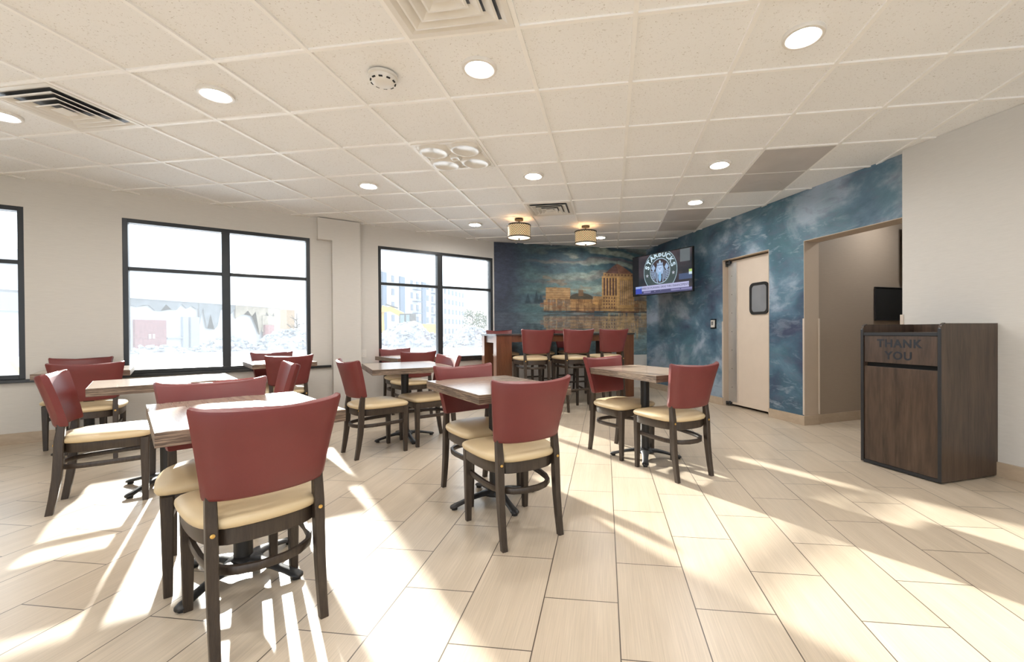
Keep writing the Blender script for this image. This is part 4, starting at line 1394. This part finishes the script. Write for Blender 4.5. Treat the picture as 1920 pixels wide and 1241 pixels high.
# rubble heaps
def heap(name, cx, cy, rx, ry, h, n, seed, label, rot=0):
    r2 = random.Random(seed)
    bm = bmesh.new()
    nn = 30
    rs = np.random.RandomState(seed)
    nf = fbm((nn + 1, nn + 1), (5, 5), rs, 4)
    vs = []
    for a in range(nn + 1):
        row = []
        for b in range(nn + 1):
            u, v_ = -1 + 2 * a / nn, -1 + 2 * b / nn
            rr = min(1, math.hypot(u, v_))
            z_ = h * (math.cos(rr * PI / 2) ** 1.1) * (.6 + .8 * float(nf[a, b])) - .1
            row.append(bm.verts.new((u * rx, v_ * ry, z_)))
        vs.append(row)
    for a in range(nn):
        for b in range(nn):
            bm.faces.new((vs[a][b], vs[a + 1][b], vs[a + 1][b + 1], vs[a][b + 1]))
    for k in range(n):
        a = r2.uniform(0, 2 * PI); rr = r2.random() ** .6
        u, v_ = rr * math.cos(a), rr * math.sin(a)
        z_ = h * (math.cos(rr * PI / 2) ** 1.1) * .95
        s_ = r2.uniform(.08, .34)
        M_ = Matrix.Translation((u * rx, v_ * ry, z_)) @ Matrix.Rotation(r2.uniform(0, 6), 4, Vector((r2.random(), r2.random(), r2.random() + .1)).normalized()) @ Matrix.Diagonal((s_ * r2.uniform(.6, 2.2), s_ * r2.uniform(.5, 1.2), s_ * r2.uniform(.3, .8), 1))
        bmesh.ops.create_cube(bm, size=1, matrix=M_)
    o_ = finish(name, bm, [M_rubble])
    o_.location = (cx, cy, -.25); o_.rotation_euler = (0, 0, rot)
    tag(o_, label, 'rubble', kind='stuff')
    return o_
p = at(762, 625, 41); heap('rubble_heap', p.x, p.y, 3.6, 3.4, 2.3, 420, 1, 'snow-dusted rubble heap in front of the excavator')
p = at(885, 625, 41); heap('rubble_heap', p.x, p.y, 3.0, 3.6, 1.9, 480, 2, 'long snow-dusted rubble heap below the frosted bushes')
p = at(545, 630, 37); heap('rubble_heap', p.x, p.y, 3.0, 3.4, 1.7, 380, 3, 'snow-dusted rubble heap at the right corner of the torn store')
p = at(425, 635, 34); heap('rubble_heap', p.x, p.y, 2.3, 2.3, 1.1, 260, 4, 'low rubble heap in front of the grey pilasters of the torn store')
p = at(300, 648, 31); heap('rubble_heap', p.x, p.y, 2.4, 2.2, .55, 60, 5, 'low snow ridge below the red double door')
r5 = random.Random(9)
bm = bmesh.new()
for k in range(160):
    px_ = r5.uniform(712, 922); dd = r5.uniform(19, 36)
    q = at(px_, 640, dd)
    s_ = r5.uniform(.05, .22)
    M_ = Matrix.Translation((q.x, q.y, -.25 + s_ * .2)) @ Matrix.Rotation(r5.uniform(0, 6), 4, 'Z') @ Matrix.Diagonal((s_ * 2.2, s_, s_ * .5, 1))
    bmesh.ops.create_cube(bm, size=1, matrix=M_)
tag(finish('debris', bm, M_rubble), 'scattered debris lying on the snow outside the mural-side window', 'debris', kind='stuff')

# leaning timber outside the left window
a_, b_ = at(-30, 630, 13), at(43, 678, 14)
b_.z = -.2
bm = bmesh.new(); tube(bm, [a_, (a_ + b_) / 2, b_], 0, sq=(.10, .12)); tag(finish('timber_beam', bm, wood('weathered_timber', (.30, .20, .10), (.50, .36, .20), axis=2)), 'leaning yellow timber beam outside the far left window', 'beam')

# trees
def bush(name, loc, h, r_, n, seed, label, mat, leafy=True):
    o = empty(name, loc); tag(o, label, 'tree')
    r2 = random.Random(seed)
    bm = bmesh.new()
    tube(bm, [(0, 0, 0), (.05, 0, h * .5), (0, .04, h * .95)], [.09, .06, .02], 7)
    tips = []
    for k in range(n):
        z_ = h * r2.uniform(.15, .8); a = r2.uniform(0, 2 * PI); L_ = r_ * r2.uniform(.5, 1) * (1.15 - z_ / h * .7)
        e_ = Vector((math.cos(a) * L_, math.sin(a) * L_, z_ + L_ * r2.uniform(.3, .9)))
        m_ = Vector((e_.x * .5, e_.y * .5, z_ + (e_.z - z_) * .35))
        tube(bm, [(0, 0, z_), m_, e_], [.035, .022, .008], 5)
        for q_ in range(2):
            a2 = a + r2.uniform(-1, 1)
            e2 = m_ + Vector((math.cos(a2), math.sin(a2), r2.uniform(.3, 1))) * L_ * .4
            tube(bm, [m_, e2], [.016, .005], 4); tips.append(e2)
        tips.append(e_)
    finish('trunk', bm, M_bark, o)
    if leafy:
        bm = bmesh.new()
        for tp in tips:
            for q_ in range(14):
                c_ = tp + Vector((r2.gauss(0, .28), r2.gauss(0, .28), r2.gauss(0, .22)))
                s_ = r2.uniform(.08, .2)
                M_ = Matrix.Translation(c_) @ Matrix.Rotation(r2.uniform(0, 6), 4, Vector((r2.random(), r2.random(), r2.random() + .01)).normalized()) @ Matrix.Diagonal((s_, s_ * .5, s_ * .2, 1))
                bmesh.ops.create_cube(bm, size=1, matrix=M_)
        finish('foliage', bm, mat, o)
p = at(556, 620, 40); bush('bare_tree', (p.x, p.y, -.25), 3.4, 1.4, 16, 2, 'small bare tree on the snow beside the torn store', None, False)
p = at(886, 620, 46); bush('frosted_tree', (p.x, p.y, -.25), 3.9, 1.3, 16, 3, 'frosted tree left of its pair beyond the rubble', M_leaf)
p = at(912, 620, 45); bush('frosted_tree', (p.x, p.y, -.25), 3.6, 1.3, 16, 5, 'frosted tree at the far right edge of the mural-side window', M_leaf)
